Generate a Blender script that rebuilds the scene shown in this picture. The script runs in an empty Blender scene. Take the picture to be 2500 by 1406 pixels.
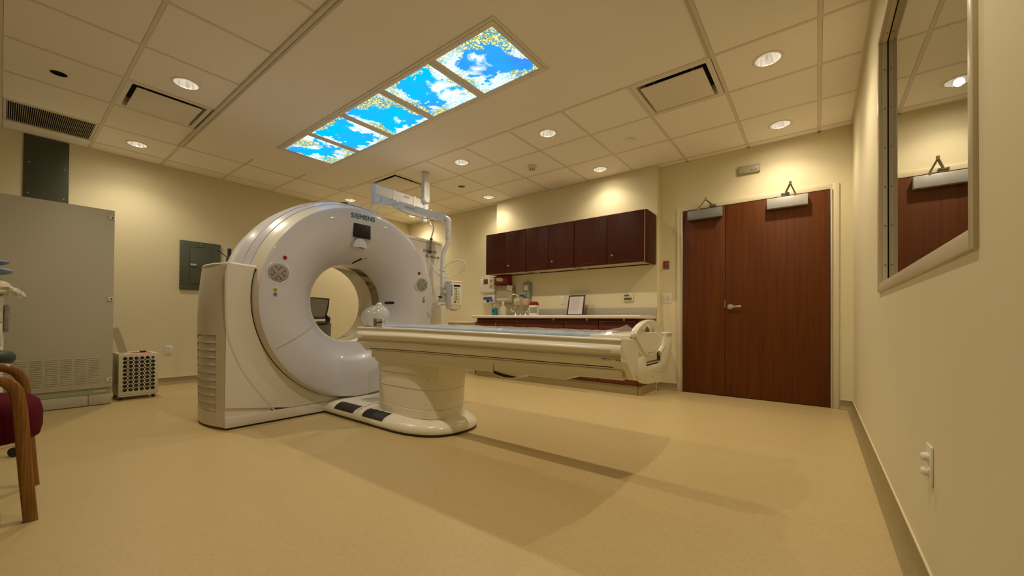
import bpy, bmesh, math, random
from mathutils import Vector, Matrix
PI = math.pi
R = math.radians
random.seed(7)
SC = bpy.context.scene
COL = SC.collection

# ------------------------------------------------------------------ camera
CAM_H = 0.845
F_PX, YAW, PITCH, ROLL, CYP = 964.0, 37.702, 0.5087, 0.3698, 771.57
cd = bpy.data.cameras.new('camera')
cd.sensor_fit = 'HORIZONTAL'; cd.sensor_width = 36.0
cd.lens = 36.0 * F_PX / 2500.0
cd.shift_y = (CYP - 703.0) / 2500.0
cd.clip_start = 0.02; cd.clip_end = 60
cam = bpy.data.objects.new('camera', cd); COL.objects.link(cam)
_a = R(90 + YAW); _p = R(PITCH); _r = R(ROLL)
_F = Vector((math.cos(_a) * math.cos(_p), math.sin(_a) * math.cos(_p), math.sin(_p)))
_Rt = Vector((math.sin(_a), -math.cos(_a), 0)); _U = _Rt.cross(_F)
_R2 = math.cos(_r) * _Rt + math.sin(_r) * _U
_U2 = -math.sin(_r) * _Rt + math.cos(_r) * _U
cam.matrix_world = Matrix(((_R2.x, _U2.x, -_F.x, 0), (_R2.y, _U2.y, -_F.y, 0), (_R2.z, _U2.z, -_F.z, CAM_H), (0, 0, 0, 1)))
SC.camera = cam

# ------------------------------------------------------------------ light, exposure
SC.view_settings.view_transform = 'Standard'
SC.view_settings.look = 'None'
SC.view_settings.gamma = 1.0
SC.view_settings.use_curve_mapping = False
SC.view_settings.exposure = 0.17
world = bpy.data.worlds.new('world'); SC.world = world
world.use_nodes = True
world.node_tree.nodes['Background'].inputs[0].default_value = (0.9, 0.75, 0.5, 1)
world.node_tree.nodes['Background'].inputs[1].default_value = 0.02
LAMP_COL = (1.0, 0.855, 0.635)
SPOT_W = 37.0          # each recessed downlight
SPILL_W = 18.0          # wide spill of the same lamp
GLOW = 1.0             # glow painted into the reflectors, and the lens brightness
SKY_E = 2.0           # brightness of the sky-print light panels

X0, X1 = -6.48, 0.272      # left and right wall faces
Y0, Y1 = -1.60, 4.99       # rear and door wall faces
ZC = 2.745

# ------------------------------------------------------------------ materials
def mat(name, col=(0.8, 0.8, 0.8), rough=0.5, metal=0.0, spec=0.5, coat=0.0, trans=0.0, alpha=1.0, emit=None, es=0.0,
        noise=None, bump=None, ior=1.5, sheen=0.0):
    m = bpy.data.materials.new(name); m.use_nodes = True
    nt = m.node_tree; b = nt.nodes['Principled BSDF']
    b.inputs['Base Color'].default_value = (*col, 1)
    b.inputs['Roughness'].default_value = rough
    b.inputs['Metallic'].default_value = metal
    b.inputs['Specular IOR Level'].default_value = spec
    b.inputs['Coat Weight'].default_value = coat
    b.inputs['Transmission Weight'].default_value = trans
    b.inputs['Alpha'].default_value = alpha
    b.inputs['IOR'].default_value = ior
    if sheen: b.inputs['Sheen Weight'].default_value = sheen
    if emit:
        b.inputs['Emission Color'].default_value = (*emit, 1); b.inputs['Emission Strength'].default_value = es
    tc = nt.nodes.new('ShaderNodeTexCoord')
    if noise:
        sc, amt = noise
        n = nt.nodes.new('ShaderNodeTexNoise'); n.inputs['Scale'].default_value = sc; n.inputs['Detail'].default_value = 4
        nt.links.new(tc.outputs['Object'], n.inputs['Vector'])
        r = nt.nodes.new('ShaderNodeValToRGB')
        r.color_ramp.elements[0].position = 0.3; r.color_ramp.elements[1].position = 0.7
        r.color_ramp.elements[0].color = (*[c * (1 - amt) for c in col], 1)
        r.color_ramp.elements[1].color = (*[min(1, c * (1 + amt)) for c in col], 1)
        nt.links.new(n.outputs[0], r.inputs[0]); nt.links.new(r.outputs[0], b.inputs['Base Color'])
    if bump:
        sc, st = bump
        n = nt.nodes.new('ShaderNodeTexNoise'); n.inputs['Scale'].default_value = sc; n.inputs['Detail'].default_value = 3
        nt.links.new(tc.outputs['Object'], n.inputs['Vector'])
        bp = nt.nodes.new('ShaderNodeBump'); bp.inputs['Strength'].default_value = st; bp.inputs['Distance'].default_value = 0.004
        nt.links.new(n.outputs[0], bp.inputs['Height']); nt.links.new(bp.outputs[0], b.inputs['Normal'])
    return m

def wood(name, dark, light, scale=(6, 6, 0.5), rough=0.35, coat=0.25, grain=9.0):
    m = mat(name, light, rough, coat=coat); nt = m.node_tree; b = nt.nodes['Principled BSDF']
    tc = nt.nodes.new('ShaderNodeTexCoord'); mp = nt.nodes.new('ShaderNodeMapping'); mp.inputs['Scale'].default_value = scale
    n1 = nt.nodes.new('ShaderNodeTexNoise'); n1.inputs['Scale'].default_value = grain; n1.inputs['Detail'].default_value = 6
    n1.inputs['Distortion'].default_value = 0.2
    r = nt.nodes.new('ShaderNodeValToRGB'); r.color_ramp.elements[0].position = 0.32; r.color_ramp.elements[1].position = 0.68
    r.color_ramp.elements[0].color = (*dark, 1); r.color_ramp.elements[1].color = (*light, 1)
    nt.links.new(tc.outputs['Object'], mp.inputs['Vector']); nt.links.new(mp.outputs[0], n1.inputs['Vector'])
    b.inputs['Specular IOR Level'].default_value = 0.25
    nt.links.new(n1.outputs[0], r.inputs[0]); nt.links.new(r.outputs[0], b.inputs['Base Color'])
    return m

def floor_mat():
    m = mat('sheet_vinyl', (0.5, 0.4, 0.25), 0.34, spec=0.35); nt = m.node_tree; b = nt.nodes['Principled BSDF']
    tc = nt.nodes.new('ShaderNodeTexCoord')
    v = nt.nodes.new('ShaderNodeTexVoronoi'); v.inputs['Scale'].default_value = 160
    n = nt.nodes.new('ShaderNodeTexNoise'); n.inputs['Scale'].default_value = 90; n.inputs['Detail'].default_value = 5
    n2 = nt.nodes.new('ShaderNodeTexNoise'); n2.inputs['Scale'].default_value = 2.2; n2.inputs['Detail'].default_value = 3
    r = nt.nodes.new('ShaderNodeValToRGB'); e = r.color_ramp.elements
    e[0].position = 0.25; e[0].color = (0.485, 0.370, 0.172, 1); e[1].position = 0.75; e[1].color = (0.565, 0.440, 0.215, 1)
    s = nt.nodes.new('ShaderNodeValToRGB'); s.color_ramp.elements[0].position = 0.0; s.color_ramp.elements[1].position = 0.05
    s.color_ramp.elements[0].color = (1, 1, 1, 1); s.color_ramp.elements[1].color = (0, 0, 0, 1)
    v2 = nt.nodes.new('ShaderNodeTexVoronoi'); v2.inputs['Scale'].default_value = 26
    mx = nt.nodes.new('ShaderNodeMixRGB'); mx.inputs[2].default_value = (0.72, 0.60, 0.40, 1)
    for t in (v, n, n2, v2): nt.links.new(tc.outputs['Object'], t.inputs['Vector'])
    nt.links.new(n.outputs[0], r.inputs[0]); nt.links.new(v2.outputs['Distance'], s.inputs[0])
    nt.links.new(r.outputs[0], mx.inputs[1]); nt.links.new(s.outputs[0], mx.inputs[0])
    nt.links.new(mx.outputs[0], b.inputs['Base Color'])
    mr = nt.nodes.new('ShaderNodeMapRange'); mr.inputs['To Min'].default_value = 0.33; mr.inputs['To Max'].default_value = 0.46
    nt.links.new(n2.outputs[0], mr.inputs['Value']); nt.links.new(mr.outputs[0], b.inputs['Roughness'])
    return m

def sky_print():
    # backlit photographic print: blue sky, clouds, blossoming branches
    m = bpy.data.materials.new('sky_print'); m.use_nodes = True; nt = m.node_tree
    for n in list(nt.nodes): nt.nodes.remove(n)
    N = nt.nodes.new; L = nt.links.new
    out = N('ShaderNodeOutputMaterial'); em = N('ShaderNodeEmission'); em.inputs['Strength'].default_value = SKY_E
    geo = N('ShaderNodeNewGeometry'); pos = geo.outputs['Position']
    def noise(scale, detail=4, dist=0.0, off=(0, 0, 0)):
        mp = N('ShaderNodeMapping'); mp.inputs['Location'].default_value = off
        L(pos, mp.inputs['Vector'])
        n = N('ShaderNodeTexNoise'); n.inputs['Scale'].default_value = scale; n.inputs['Detail'].default_value = detail
        n.inputs['Distortion'].default_value = dist; L(mp.outputs[0], n.inputs['Vector']); return n.outputs[0]
    def ramp(src, p0, p1, c0=(0, 0, 0), c1=(1, 1, 1)):
        r = N('ShaderNodeValToRGB'); r.color_ramp.elements[0].position = p0; r.color_ramp.elements[1].position = p1
        r.color_ramp.elements[0].color = (*c0, 1); r.color_ramp.elements[1].color = (*c1, 1); L(src, r.inputs[0]); return r.outputs[0]
    def mix(f, a, b):
        x = N('ShaderNodeMixRGB'); L(f, x.inputs[0])
        for s, i in ((a, 1), (b, 2)):
            if isinstance(s, tuple): x.inputs[i].default_value = (*s, 1)
            else: L(s, x.inputs[i])
        return x.outputs[0]
    sky = ramp(noise(1.6, 2), 0.35, 0.68, (0.000, 0.27, 0.62), (0.020, 0.14, 0.55))
    cloud = ramp(noise(4.6, 5, 0.25, (3, 1, 0)), 0.56, 0.68)
    c1 = mix(cloud, sky, (0.72, 0.78, 0.82))
    # blossom clusters hug the panel borders
    sep = N('ShaderNodeSeparateXYZ'); L(pos, sep.inputs[0])
    def mth(op, a, b=None, c=None):
        q = N('ShaderNodeMath'); q.operation = op
        for i, s in enumerate((a, b, c)):
            if s is None: continue
            if isinstance(s, (int, float)): q.inputs[i].default_value = s
            else: L(s, q.inputs[i])
        return q.outputs[0]
    fy = mth('ABSOLUTE', mth('SUBTRACT', sep.outputs[1], 2.19))
    px = mth('FRACT', mth('DIVIDE', mth('SUBTRACT', sep.outputs[0], -4.757), 0.627))
    fx = mth('MULTIPLY', mth('ABSOLUTE', mth('SUBTRACT', px, 0.5)), 0.62)
    edge = mth('MULTIPLY', mth('MAXIMUM', fy, fx), 3.3)
    bl = mth('ADD', edge, mth('MULTIPLY', mth('SUBTRACT', noise(3.4, 2, 0.0, (7, 2, 0)), 0.5), 1.9))
    bl = mth('ADD', bl, mth('MULTIPLY', mth('SUBTRACT', noise(22, 3), 0.5), 0.9))
    mask = ramp(bl, 0.66, 0.72)
    v = N('ShaderNodeTexVoronoi'); v.inputs['Scale'].default_value = 58
    dn = N('ShaderNodeTexNoise'); dn.inputs['Scale'].default_value = 38; dn.inputs['Detail'].default_value = 3; L(pos, dn.inputs['Vector'])
    dv = N('ShaderNodeVectorMath'); dv.operation = 'MULTIPLY_ADD'; L(dn.outputs['Color'], dv.inputs[0]); dv.inputs[1].default_value = (0.045, 0.045, 0.045); L(pos, dv.inputs[2]); L(dv.outputs[0], v.inputs['Vector'])
    def petal(stops):
        q = N('ShaderNodeValToRGB'); e = q.color_ramp.elements
        e[0].position = 0.0; e[0].color = (*stops[0][1], 1); e[1].position = 1.0; e[1].color = (*stops[-1][1], 1)
        for p, c in stops[1:-1]: k = e.new(p); k.color = (*c, 1)
        L(v.outputs['Distance'], q.inputs[0]); return q.outputs[0]
    yel = petal([(0, (0.66, 0.62, 0.34)), (0.34, (0.52, 0.46, 0.17)), (0.50, (0.22, 0.23, 0.04)), (0.60, (0.05, 0.10, 0.08)), (0.72, (0.05, 0.25, 0.45)), (1, (0.05, 0.3, 0.6))])
    wht = petal([(0, (0.85, 0.83, 0.62)), (0.35, (0.80, 0.76, 0.50)), (0.50, (0.35, 0.42, 0.40)), (0.65, (0.30, 0.50, 0.72)), (1, (0.2, 0.4, 0.7))])
    green = mix(ramp(noise(3.0, 2, 0, (1, 9, 0)), 0.44, 0.58), yel, wht)
    L(mix(mask, c1, green), em.inputs['Color']); L(em.outputs[0], out.inputs['Surface'])
    return m

def mirror_pane():
    m = bpy.data.materials.new('dark_room_glass'); m.use_nodes = True; nt = m.node_tree
    b = nt.nodes['Principled BSDF']
    b.inputs['Base Color'].default_value = (0.010, 0.009, 0.006, 1); b.inputs['Roughness'].default_value = 0.01
    g = nt.nodes.new('ShaderNodeBsdfGlossy'); g.inputs['Roughness'].default_value = 0.0; g.inputs['Color'].default_value = (0.86, 0.88, 0.80, 1)
    x = nt.nodes.new('ShaderNodeMixShader'); fr = nt.nodes.new('ShaderNodeLayerWeight'); fr.inputs['Blend'].default_value = 0.62
    mr = nt.nodes.new('ShaderNodeMapRange'); mr.inputs['To Min'].default_value = 0.18; mr.inputs['To Max'].default_value = 0.95
    nt.links.new(fr.outputs['Fresnel'], mr.inputs['Value']); nt.links.new(mr.outputs[0], x.inputs[0])
    nt.links.new(b.outputs[0], x.inputs[1]); nt.links.new(g.outputs[0], x.inputs[2])
    nt.links.new(x.outputs[0], nt.nodes['Material Output'].inputs['Surface'])
    return m

def reflector_mat():
    m = bpy.data.materials.new('reflector_painted_glow'); m.use_nodes = True; nt = m.node_tree; b = nt.nodes['Principled BSDF']
    b.inputs['Base Color'].default_value = (0.8, 0.78, 0.74, 1); b.inputs['Metallic'].default_value = 0.8; b.inputs['Roughness'].default_value = 0.22
    tc = nt.nodes.new('ShaderNodeTexCoord'); mp = nt.nodes.new('ShaderNodeMapping'); mp.inputs['Scale'].default_value = (1, 1, 0.06)
    n = nt.nodes.new('ShaderNodeTexNoise'); n.inputs['Scale'].default_value = 34; n.inputs['Detail'].default_value = 2
    r = nt.nodes.new('ShaderNodeValToRGB'); r.color_ramp.elements[0].position = 0.38; r.color_ramp.elements[1].position = 0.66
    r.color_ramp.elements[0].color = (0.30, 0.26, 0.20, 1); r.color_ramp.elements[1].color = (1.0, 0.92, 0.76, 1)
    nt.links.new(tc.outputs['Object'], mp.inputs['Vector']); nt.links.new(mp.outputs[0], n.inputs['Vector']); nt.links.new(n.outputs[0], r.inputs[0])
    nt.links.new(r.outputs[0], b.inputs['Emission Color']); b.inputs['Emission Strength'].default_value = GLOW * 0.34  # streaky emission stands in for lamp light caught on the facets
    return m

M = dict(
    wall=mat('wall_paint', (0.74, 0.67, 0.455), 0.62, spec=0.25, noise=(1.5, 0.02), bump=(140, 0.06)),
    tile=mat('ceiling_tile', (0.88, 0.83, 0.745), 0.85, spec=0.15, noise=(60, 0.025), bump=(220, 0.12)),
    gyps=mat('ceiling_gypsum', (0.86, 0.81, 0.725), 0.8, spec=0.15, noise=(1.0, 0.02)),
    tbar=mat('tee_bar_paint', (0.70, 0.63, 0.52), 0.5, spec=0.3),
    plenum=mat('plenum_dark', (0.02, 0.018, 0.012), 0.9),
    floor=floor_mat(),
    cove=mat('cove_vinyl', (0.30, 0.23, 0.10), 0.42, noise=(80, 0.08)),
    covecap=mat('cove_cap', (0.72, 0.64, 0.48), 0.4),
    frame=mat('frame_enamel', (0.70, 0.62, 0.42), 0.4, noise=(3, 0.015)),
    alu=mat('brushed_aluminium', (0.66, 0.64, 0.60), 0.35, metal=0.7, bump=(90, 0.05)),
    winframe=mat('window_frame_enamel', (0.62, 0.55, 0.40), 0.32, noise=(3, 0.015)),
    pane=mirror_pane(),
    door=wood('mahogany_veneer', (0.092, 0.022, 0.0015), (0.128, 0.035, 0.002), (9, 9, 0.35), 0.5, 0.0, 5),
    cab=wood('dark_mahogany_laminate', (0.044, 0.0065, 0.0012), (0.064, 0.0095, 0.0018), (7, 7, 0.6), 0.5, 0.0, 4),
    cabbase=wood('base_mahogany_laminate', (0.085, 0.016, 0.006), (0.145, 0.032, 0.012), (0.8, 10, 10), 0.34, 0.2, 5),
    cabinner=mat('cabinet_underside', (0.50, 0.46, 0.30), 0.6, noise=(6, 0.05)),
    worktop=mat('worktop_laminate', (0.76, 0.68, 0.54), 0.3, noise=(120, 0.03)),
    splash=mat('backsplash_laminate', (0.40, 0.37, 0.31), 0.45, noise=(90, 0.06)),
    black=mat('black_plastic', (0.012, 0.012, 0.012), 0.45, noise=(30, 0.2)),
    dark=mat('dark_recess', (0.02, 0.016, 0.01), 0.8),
    screen=mat('dark_display', (0.012, 0.007, 0.004), 0.5, spec=0.3, noise=(8, 0.1)),
    shell=mat('scanner_shell', (0.56, 0.56, 0.62), 0.30, spec=0.5, coat=0.25, noise=(2, 0.008)),
    shellwarm=mat('scanner_side_shell', (0.68, 0.64, 0.56), 0.33, spec=0.45, coat=0.1, noise=(2, 0.01)),
    cream=mat('couch_shell', (0.80, 0.76, 0.63), 0.3, spec=0.5, coat=0.15, noise=(2, 0.01)),
    creamdark=mat('couch_trim', (0.55, 0.50, 0.38), 0.4, noise=(5, 0.02)),
    bore=mat('bore_liner', (0.62, 0.58, 0.46), 0.15, coat=0.4, noise=(3, 0.01)),
    boreslit=mat('bore_window', (0.16, 0.12, 0.06), 0.08, coat=0.6, noise=(4, 0.1)),
    teal=mat('teal_lettering', (0.0, 0.13, 0.16), 0.4, noise=(20, 0.05)),
    greytext=mat('grey_lettering', (0.12, 0.11, 0.09), 0.5, noise=(20, 0.05)),
    keypad=mat('keypad_grey', (0.30, 0.28, 0.24), 0.45, noise=(60, 0.1)),
    keyline=mat('keypad_marking', (0.05, 0.045, 0.04), 0.5, noise=(60, 0.1)),
    red=mat('red_plastic', (0.27, 0.004, 0.006), 0.3, noise=(10, 0.05)),
    yellow=mat('yellow_plastic', (0.55, 0.50, 0.02), 0.35, noise=(10, 0.05)),
    grey=mat('grey_plastic', (0.22, 0.20, 0.19), 0.4, noise=(10, 0.05)),
    arm=mat('arm_enamel', (0.70, 0.71, 0.72), 0.28, coat=0.2, noise=(3, 0.01)),
    cable=mat('cable_sheath', (0.62, 0.58, 0.48), 0.45, noise=(10, 0.03)),
    orange=mat('orange_marking', (0.75, 0.14, 0.02), 0.4, noise=(10, 0.05)),
    steelcab=mat('equipment_enamel', (0.50, 0.47, 0.36), 0.42, spec=0.4, noise=(2, 0.02), bump=(200, 0.04)),
    greenbase=mat('pale_green_strip', (0.36, 0.38, 0.24), 0.5, noise=(14, 0.06)),
    panelgrey=mat('panel_grey_green', (0.085, 0.095, 0.065), 0.42, noise=(5, 0.05)),
    panelgrey2=mat('cover_plate_grey', (0.055, 0.060, 0.038), 0.45, noise=(5, 0.05)),
    white=mat('white_plastic', (0.78, 0.74, 0.66), 0.35, noise=(8, 0.01)),
    offwhite=mat('offwhite_plastic', (0.66, 0.60, 0.44), 0.4, noise=(8, 0.01)),
    chrome=mat('chrome', (0.75, 0.73, 0.68), 0.12, metal=1.0, bump=(40, 0.02)),
    nickel=mat('satin_nickel', (0.62, 0.60, 0.55), 0.3, metal=0.9, bump=(60, 0.02)),
    closer=mat('closer_cover', (0.50, 0.50, 0.48), 0.4, metal=0.3, noise=(20, 0.04)),
    bronze=mat('closer_arm_steel', (0.30, 0.26, 0.18), 0.35, metal=0.8, noise=(20, 0.05)),
    oak=wood('oak_bentwood', (0.14, 0.056, 0.010), (0.28, 0.125, 0.024), (26, 26, 1.0), 0.3, 0.4, 6),
    oakh=wood('oak_arm_rail', (0.13, 0.055, 0.010), (0.25, 0.12, 0.028), (3, 14, 14), 0.3, 0.4, 6),
    maroon=mat('maroon_fabric', (0.085, 0.006, 0.012), 0.9, spec=0.1, noise=(180, 0.2), bump=(300, 0.3)),
    green=mat('dark_green_vinyl', (0.012, 0.028, 0.018), 0.5, noise=(30, 0.1), bump=(120, 0.15)),
    blue=mat('blue_pad_fabric', (0.20, 0.28, 0.42), 0.75, noise=(30, 0.08), bump=(90, 0.3)),
    mattress=mat('mattress_vinyl', (0.27, 0.34, 0.44), 0.42, noise=(14, 0.12), bump=(30, 0.3)),
    glove=mat('blue_glove', (0.05, 0.10, 0.50), 0.5, noise=(60, 0.2)),
    glovebox=mat('glove_box_card', (0.02, 0.10, 0.20), 0.5, noise=(30, 0.2)),
    redbox=mat('red_carton', (0.22, 0.008, 0.010), 0.45, noise=(20, 0.15)),
    paper=mat('paper', (0.70, 0.66, 0.56), 0.8, noise=(12, 0.04)),
    redpaper=mat('red_paper', (0.60, 0.14, 0.09), 0.8, noise=(14, 0.08)),
    docpaper=mat('document_paper', (0.62, 0.60, 0.60), 0.25, noise=(9, 0.03)),
    docink=mat('document_ink', (0.25, 0.22, 0.22), 0.7, noise=(30, 0.1)),
    docframe=mat('dark_frame_wood', (0.035, 0.010, 0.012), 0.3, noise=(30, 0.2)),
    clear=mat('clear_plastic', (0.7, 0.71, 0.72), 0.14, trans=0.0, alpha=0.34, coat=0.8, bump=(14, 0.5)),
    film=mat('plastic_film', (0.85, 0.88, 0.92), 0.12, alpha=0.26, coat=1.0, bump=(26, 1.0)),
    bagfilm=mat('plastic_bag_film', (0.75, 0.70, 0.58), 0.2, alpha=0.72, coat=0.8, bump=(30, 1.0)),
    tealliq=mat('teal_label', (0.03, 0.22, 0.25), 0.4, noise=(60, 0.4)),
    soapgrey=mat('soap_dispenser_grey', (0.26, 0.30, 0.27), 0.35, noise=(15, 0.05)),
    bluebtn=mat('blue_button', (0.01, 0.05, 0.22), 0.35, noise=(20, 0.1)),
    towelcab=mat('towel_cabinet_enamel', (0.40, 0.36, 0.21), 0.45, noise=(5, 0.04)),
    mesh=mat('mesh_fabric', (0.22, 0.20, 0.155), 0.9, alpha=0.72, noise=(200, 0.2)),
    lcd=mat('lcd', (0.10, 0.11, 0.08), 0.3, noise=(30, 0.1)),
    pedal=mat('pedal_rubber', (0.022, 0.022, 0.020), 0.6, noise=(90, 0.2), bump=(200, 0.2)),
    refl=reflector_mat(),
    lens=mat('lamp_lens', (0.9, 0.9, 0.85), 0.3, emit=(1.0, 0.86, 0.62), es=GLOW * 0.8, noise=(3, 0.02)),
    grille=mat('grille_enamel', (0.36, 0.32, 0.22), 0.45, noise=(6, 0.04)),
    redwall=mat('red_button', (0.55, 0.01, 0.01), 0.3, noise=(10, 0.05)),
    steelplate=mat('steel_plate', (0.22, 0.20, 0.16), 0.35, metal=0.6, noise=(10, 0.05)),
    sign=mat('sign_face', (0.42, 0.38, 0.28), 0.4, noise=(20, 0.03)),
    signframe=mat('sign_frame', (0.30, 0.28, 0.20), 0.4, noise=(20, 0.03)),
    skyprint=sky_print(),
    ceilwhite=mat('panel_frame_enamel', (0.76, 0.70, 0.60), 0.45, noise=(6, 0.01)),
)

# ------------------------------------------------------------------ mesh helpers
def nb(): return bmesh.new()
def V(*a): return Vector(a)

def box(bm, x0, x1, y0, y1, z0, z1, b=0.0, seg=2, mtx=None):
    t = bmesh.new(); bmesh.ops.create_cube(t, size=1)
    bmesh.ops.scale(t, vec=(x1 - x0, y1 - y0, z1 - z0), verts=t.verts)
    bmesh.ops.translate(t, vec=((x0 + x1) / 2, (y0 + y1) / 2, (z0 + z1) / 2), verts=t.verts)
    if b > 0:
        b = min(b, abs(x1 - x0) * 0.49, abs(y1 - y0) * 0.49, abs(z1 - z0) * 0.49)
        bmesh.ops.bevel(t, geom=t.edges[:], offset=b, segments=seg, profile=0.5, affect='EDGES')
    merge(bm, t, mtx); return bm

def merge(bm, t, mtx=None):
    if mtx: bmesh.ops.transform(t, matrix=mtx, verts=t.verts)
    me = bpy.data.meshes.new('tmp'); t.to_mesh(me); t.free(); bm.from_mesh(me); bpy.data.meshes.remove(me)

def loft(bm, rings, closed=True, cap0=True, cap1=True):
    vs = [[bm.verts.new(p) for p in r] for r in rings]
    for a, b in zip(vs[:-1], vs[1:]):
        n = len(a)
        for i in range(n if closed else n - 1):
            j = (i + 1) % n
            try: bm.faces.new((a[i], a[j], b[j], b[i]))
            except ValueError: pass
    if closed:
        if cap0 and len(vs[0]) > 2: bm.faces.new(list(reversed(vs[0])))
        if cap1 and len(vs[-1]) > 2: bm.faces.new(vs[-1])
    return bm

def prism(bm, poly, axis, a, b, bev=0.0, seg=2):
    """extrude a 2D polygon: axis 'X' poly=(y,z), 'Y' poly=(x,z), 'Z' poly=(x,y)"""
    f = {'X': lambda p, t: V(t, p[0], p[1]), 'Y': lambda p, t: V(p[0], t, p[1]), 'Z': lambda p, t: V(p[0], p[1], t)}[axis]
    t = bmesh.new()
    loft(t, [[f(p, a) for p in poly], [f(p, b) for p in poly]])
    bmesh.ops.recalc_face_normals(t, faces=t.faces)
    if bev > 0:
        es = [e for e in t.edges if len(e.link_faces) == 2 and e.calc_face_angle(0) > R(35)]
        bmesh.ops.bevel(t, geom=es, offset=bev, segments=seg, profile=0.5, affect='EDGES')
    merge(bm, t); return bm

def frames(pts):
    n = len(pts); out = []; up = None
    for i in range(n):
        d = (pts[min(i + 1, n - 1)] - pts[max(i - 1, 0)])
        d = d.normalized() if d.length > 1e-9 else V(0, 0, 1)
        if up is None:
            up = V(0, 0, 1) if abs(d.z) < 0.9 else V(1, 0, 0)
        s = d.cross(up)
        if s.length < 1e-5: s = d.cross(V(1, 0.3, 0.1))
        s.normalize(); u = s.cross(d).normalized(); up = u
        out.append((s, u))
    return out

def smooth(pts, k=6):
    pts = [Vector(p) for p in pts]; out = []
    P = [pts[0] * 2 - pts[1]] + pts + [pts[-1] * 2 - pts[-2]]
    for i in range(1, len(P) - 2):
        for j in range(k):
            t = j / k; a, b, c, d = P[i - 1], P[i], P[i + 1], P[i + 2]
            out.append(0.5 * ((2 * b) + (-a + c) * t + (2 * a - 5 * b + 4 * c - d) * t * t + (-a + 3 * b - 3 * c + d) * t ** 3))
    out.append(pts[-1]); return out

def tube(bm, pts, r, seg=10, k=0, closed=False, sx=1.0, sy=1.0):
    pts = smooth(pts, k) if k else [Vector(p) for p in pts]
    fr = frames(pts); rings = []
    for i, (p, (s, u)) in enumerate(zip(pts, fr)):
        rr = r[min(i, len(r) - 1)] if isinstance(r, (list, tuple)) else r
        rings.append([p + s * math.cos(2 * PI * q / seg) * rr * sx + u * math.sin(2 * PI * q / seg) * rr * sy for q in range(seg)])
    return loft(bm, rings)

def bar(bm, pts, w, h, k=0):
    """rectangular section swept along a path (w sideways, h along the running 'up')"""
    pts = smooth(pts, k) if k else [Vector(p) for p in pts]
    rings = []
    for p, (s, u) in zip(pts, frames(pts)):
        rings.append([p + s * w / 2 * a + u * h / 2 * b for a, b in ((-1, -1), (1, -1), (1, 1), (-1, 1))])
    return loft(bm, rings)

def lathe(bm, prof, c=(0, 0, 0), axis='Z', seg=32, a0=0.0, a1=2 * PI):
    """prof: list of (radius, height along axis)"""
    full = abs(a1 - a0 - 2 * PI) < 1e-6; n = seg if full else seg + 1
    rings = []
    for r, h in prof:
        ring = []
        for i in range(n):
            t = a0 + (a1 - a0) * i / seg; ca, sa = math.cos(t) * max(r, 1e-5), math.sin(t) * max(r, 1e-5)
            ring.append(V(*c) + {'Z': V(ca, sa, h), 'X': V(h, ca, sa), 'Y': V(ca, h, sa)}[axis])
        rings.append(ring)
    loft(bm, rings, closed=full, cap0=prof[0][0] < 1e-4, cap1=prof[-1][0] < 1e-4)
    return bm

def cyl(bm, p0, p1, r, seg=20, r1=None):
    p0, p1 = Vector(p0), Vector(p1); d = (p1 - p0).normalized()
    s = d.orthogonal().normalized(); u = d.cross(s)
    ring = lambda p, q: [p + (s * math.cos(2 * PI * i / seg) + u * math.sin(2 * PI * i / seg)) * q for i in range(seg)]
    return loft(bm, [ring(p0, r), ring(p1, r if r1 is None else r1)])

def text_bm(body, size, bold=0.0, depth=0.001, align='LEFT', shear=0.0, spacing=1.0):
    if bold > 0:      # heavier strokes: slightly offset copies merged into one lettering
        out = bmesh.new()
        for k, (dx, dy) in enumerate(((-1, 0), (0, 0), (1, 0), (-.5, .6), (.5, .6), (-.5, -.6), (.5, -.6))):
            merge(out, text_bm(body, size, 0, depth + k * 2e-5, align, shear, spacing), Matrix.Translation((dx * bold, dy * bold, 0)))
        return out
    c = bpy.data.curves.new('t', 'FONT'); c.body = body; c.size = size; c.offset = bold; c.extrude = depth
    c.align_x = align; c.shear = shear; c.space_character = spacing; c.resolution_u = 4
    o = bpy.data.objects.new('t', c); COL.objects.link(o)
    dg = bpy.context.evaluated_depsgraph_get(); me = bpy.data.meshes.new_from_object(o.evaluated_get(dg))
    bm = bmesh.new(); bm.from_mesh(me)
    bpy.data.objects.remove(o); bpy.data.curves.remove(c); bpy.data.meshes.remove(me)
    return bm

def mtx(origin, ex, ey):
    """matrix putting local x,y onto world directions ex,ey at origin"""
    ex = Vector(ex).normalized(); ey = Vector(ey).normalized(); ez = ex.cross(ey)
    return Matrix(((ex.x, ey.x, ez.x, origin[0]), (ex.y, ey.y, ez.y, origin[1]), (ex.z, ey.z, ez.z, origin[2]), (0, 0, 0, 1)))

# ------------------------------------------------------------------ object helpers
def world_loc(o):
    p = Vector((0, 0, 0))
    while o: p += o.location; o = o.parent
    return p

def obj(name, bm, m, parent=None, local=False, sharp=32, loc=None):
    """link bm as ONE mesh object. Geometry is in world metres unless local=True."""
    bmesh.ops.recalc_face_normals(bm, faces=bm.faces)
    me = bpy.data.meshes.new(name)
    off = None
    if loc is not None: off = Vector(loc)
    elif parent is not None and not local: off = world_loc(parent)
    elif parent is None and not local:
        xs = [v.co for v in bm.verts]
        off = V((min(v.x for v in xs) + max(v.x for v in xs)) / 2, (min(v.y for v in xs) + max(v.y for v in xs)) / 2, min(v.z for v in xs))
    if off is not None and not local: bmesh.ops.translate(bm, vec=-off, verts=bm.verts)
    bm.to_mesh(me); bm.free()
    me.materials.append(m)
    me.shade_smooth(); me.set_sharp_from_angle(angle=R(sharp))
    o = bpy.data.objects.new(name, me); COL.objects.link(o)
    if parent is not None: o.parent = parent
    elif off is not None: o.location = off
    return o

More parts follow.
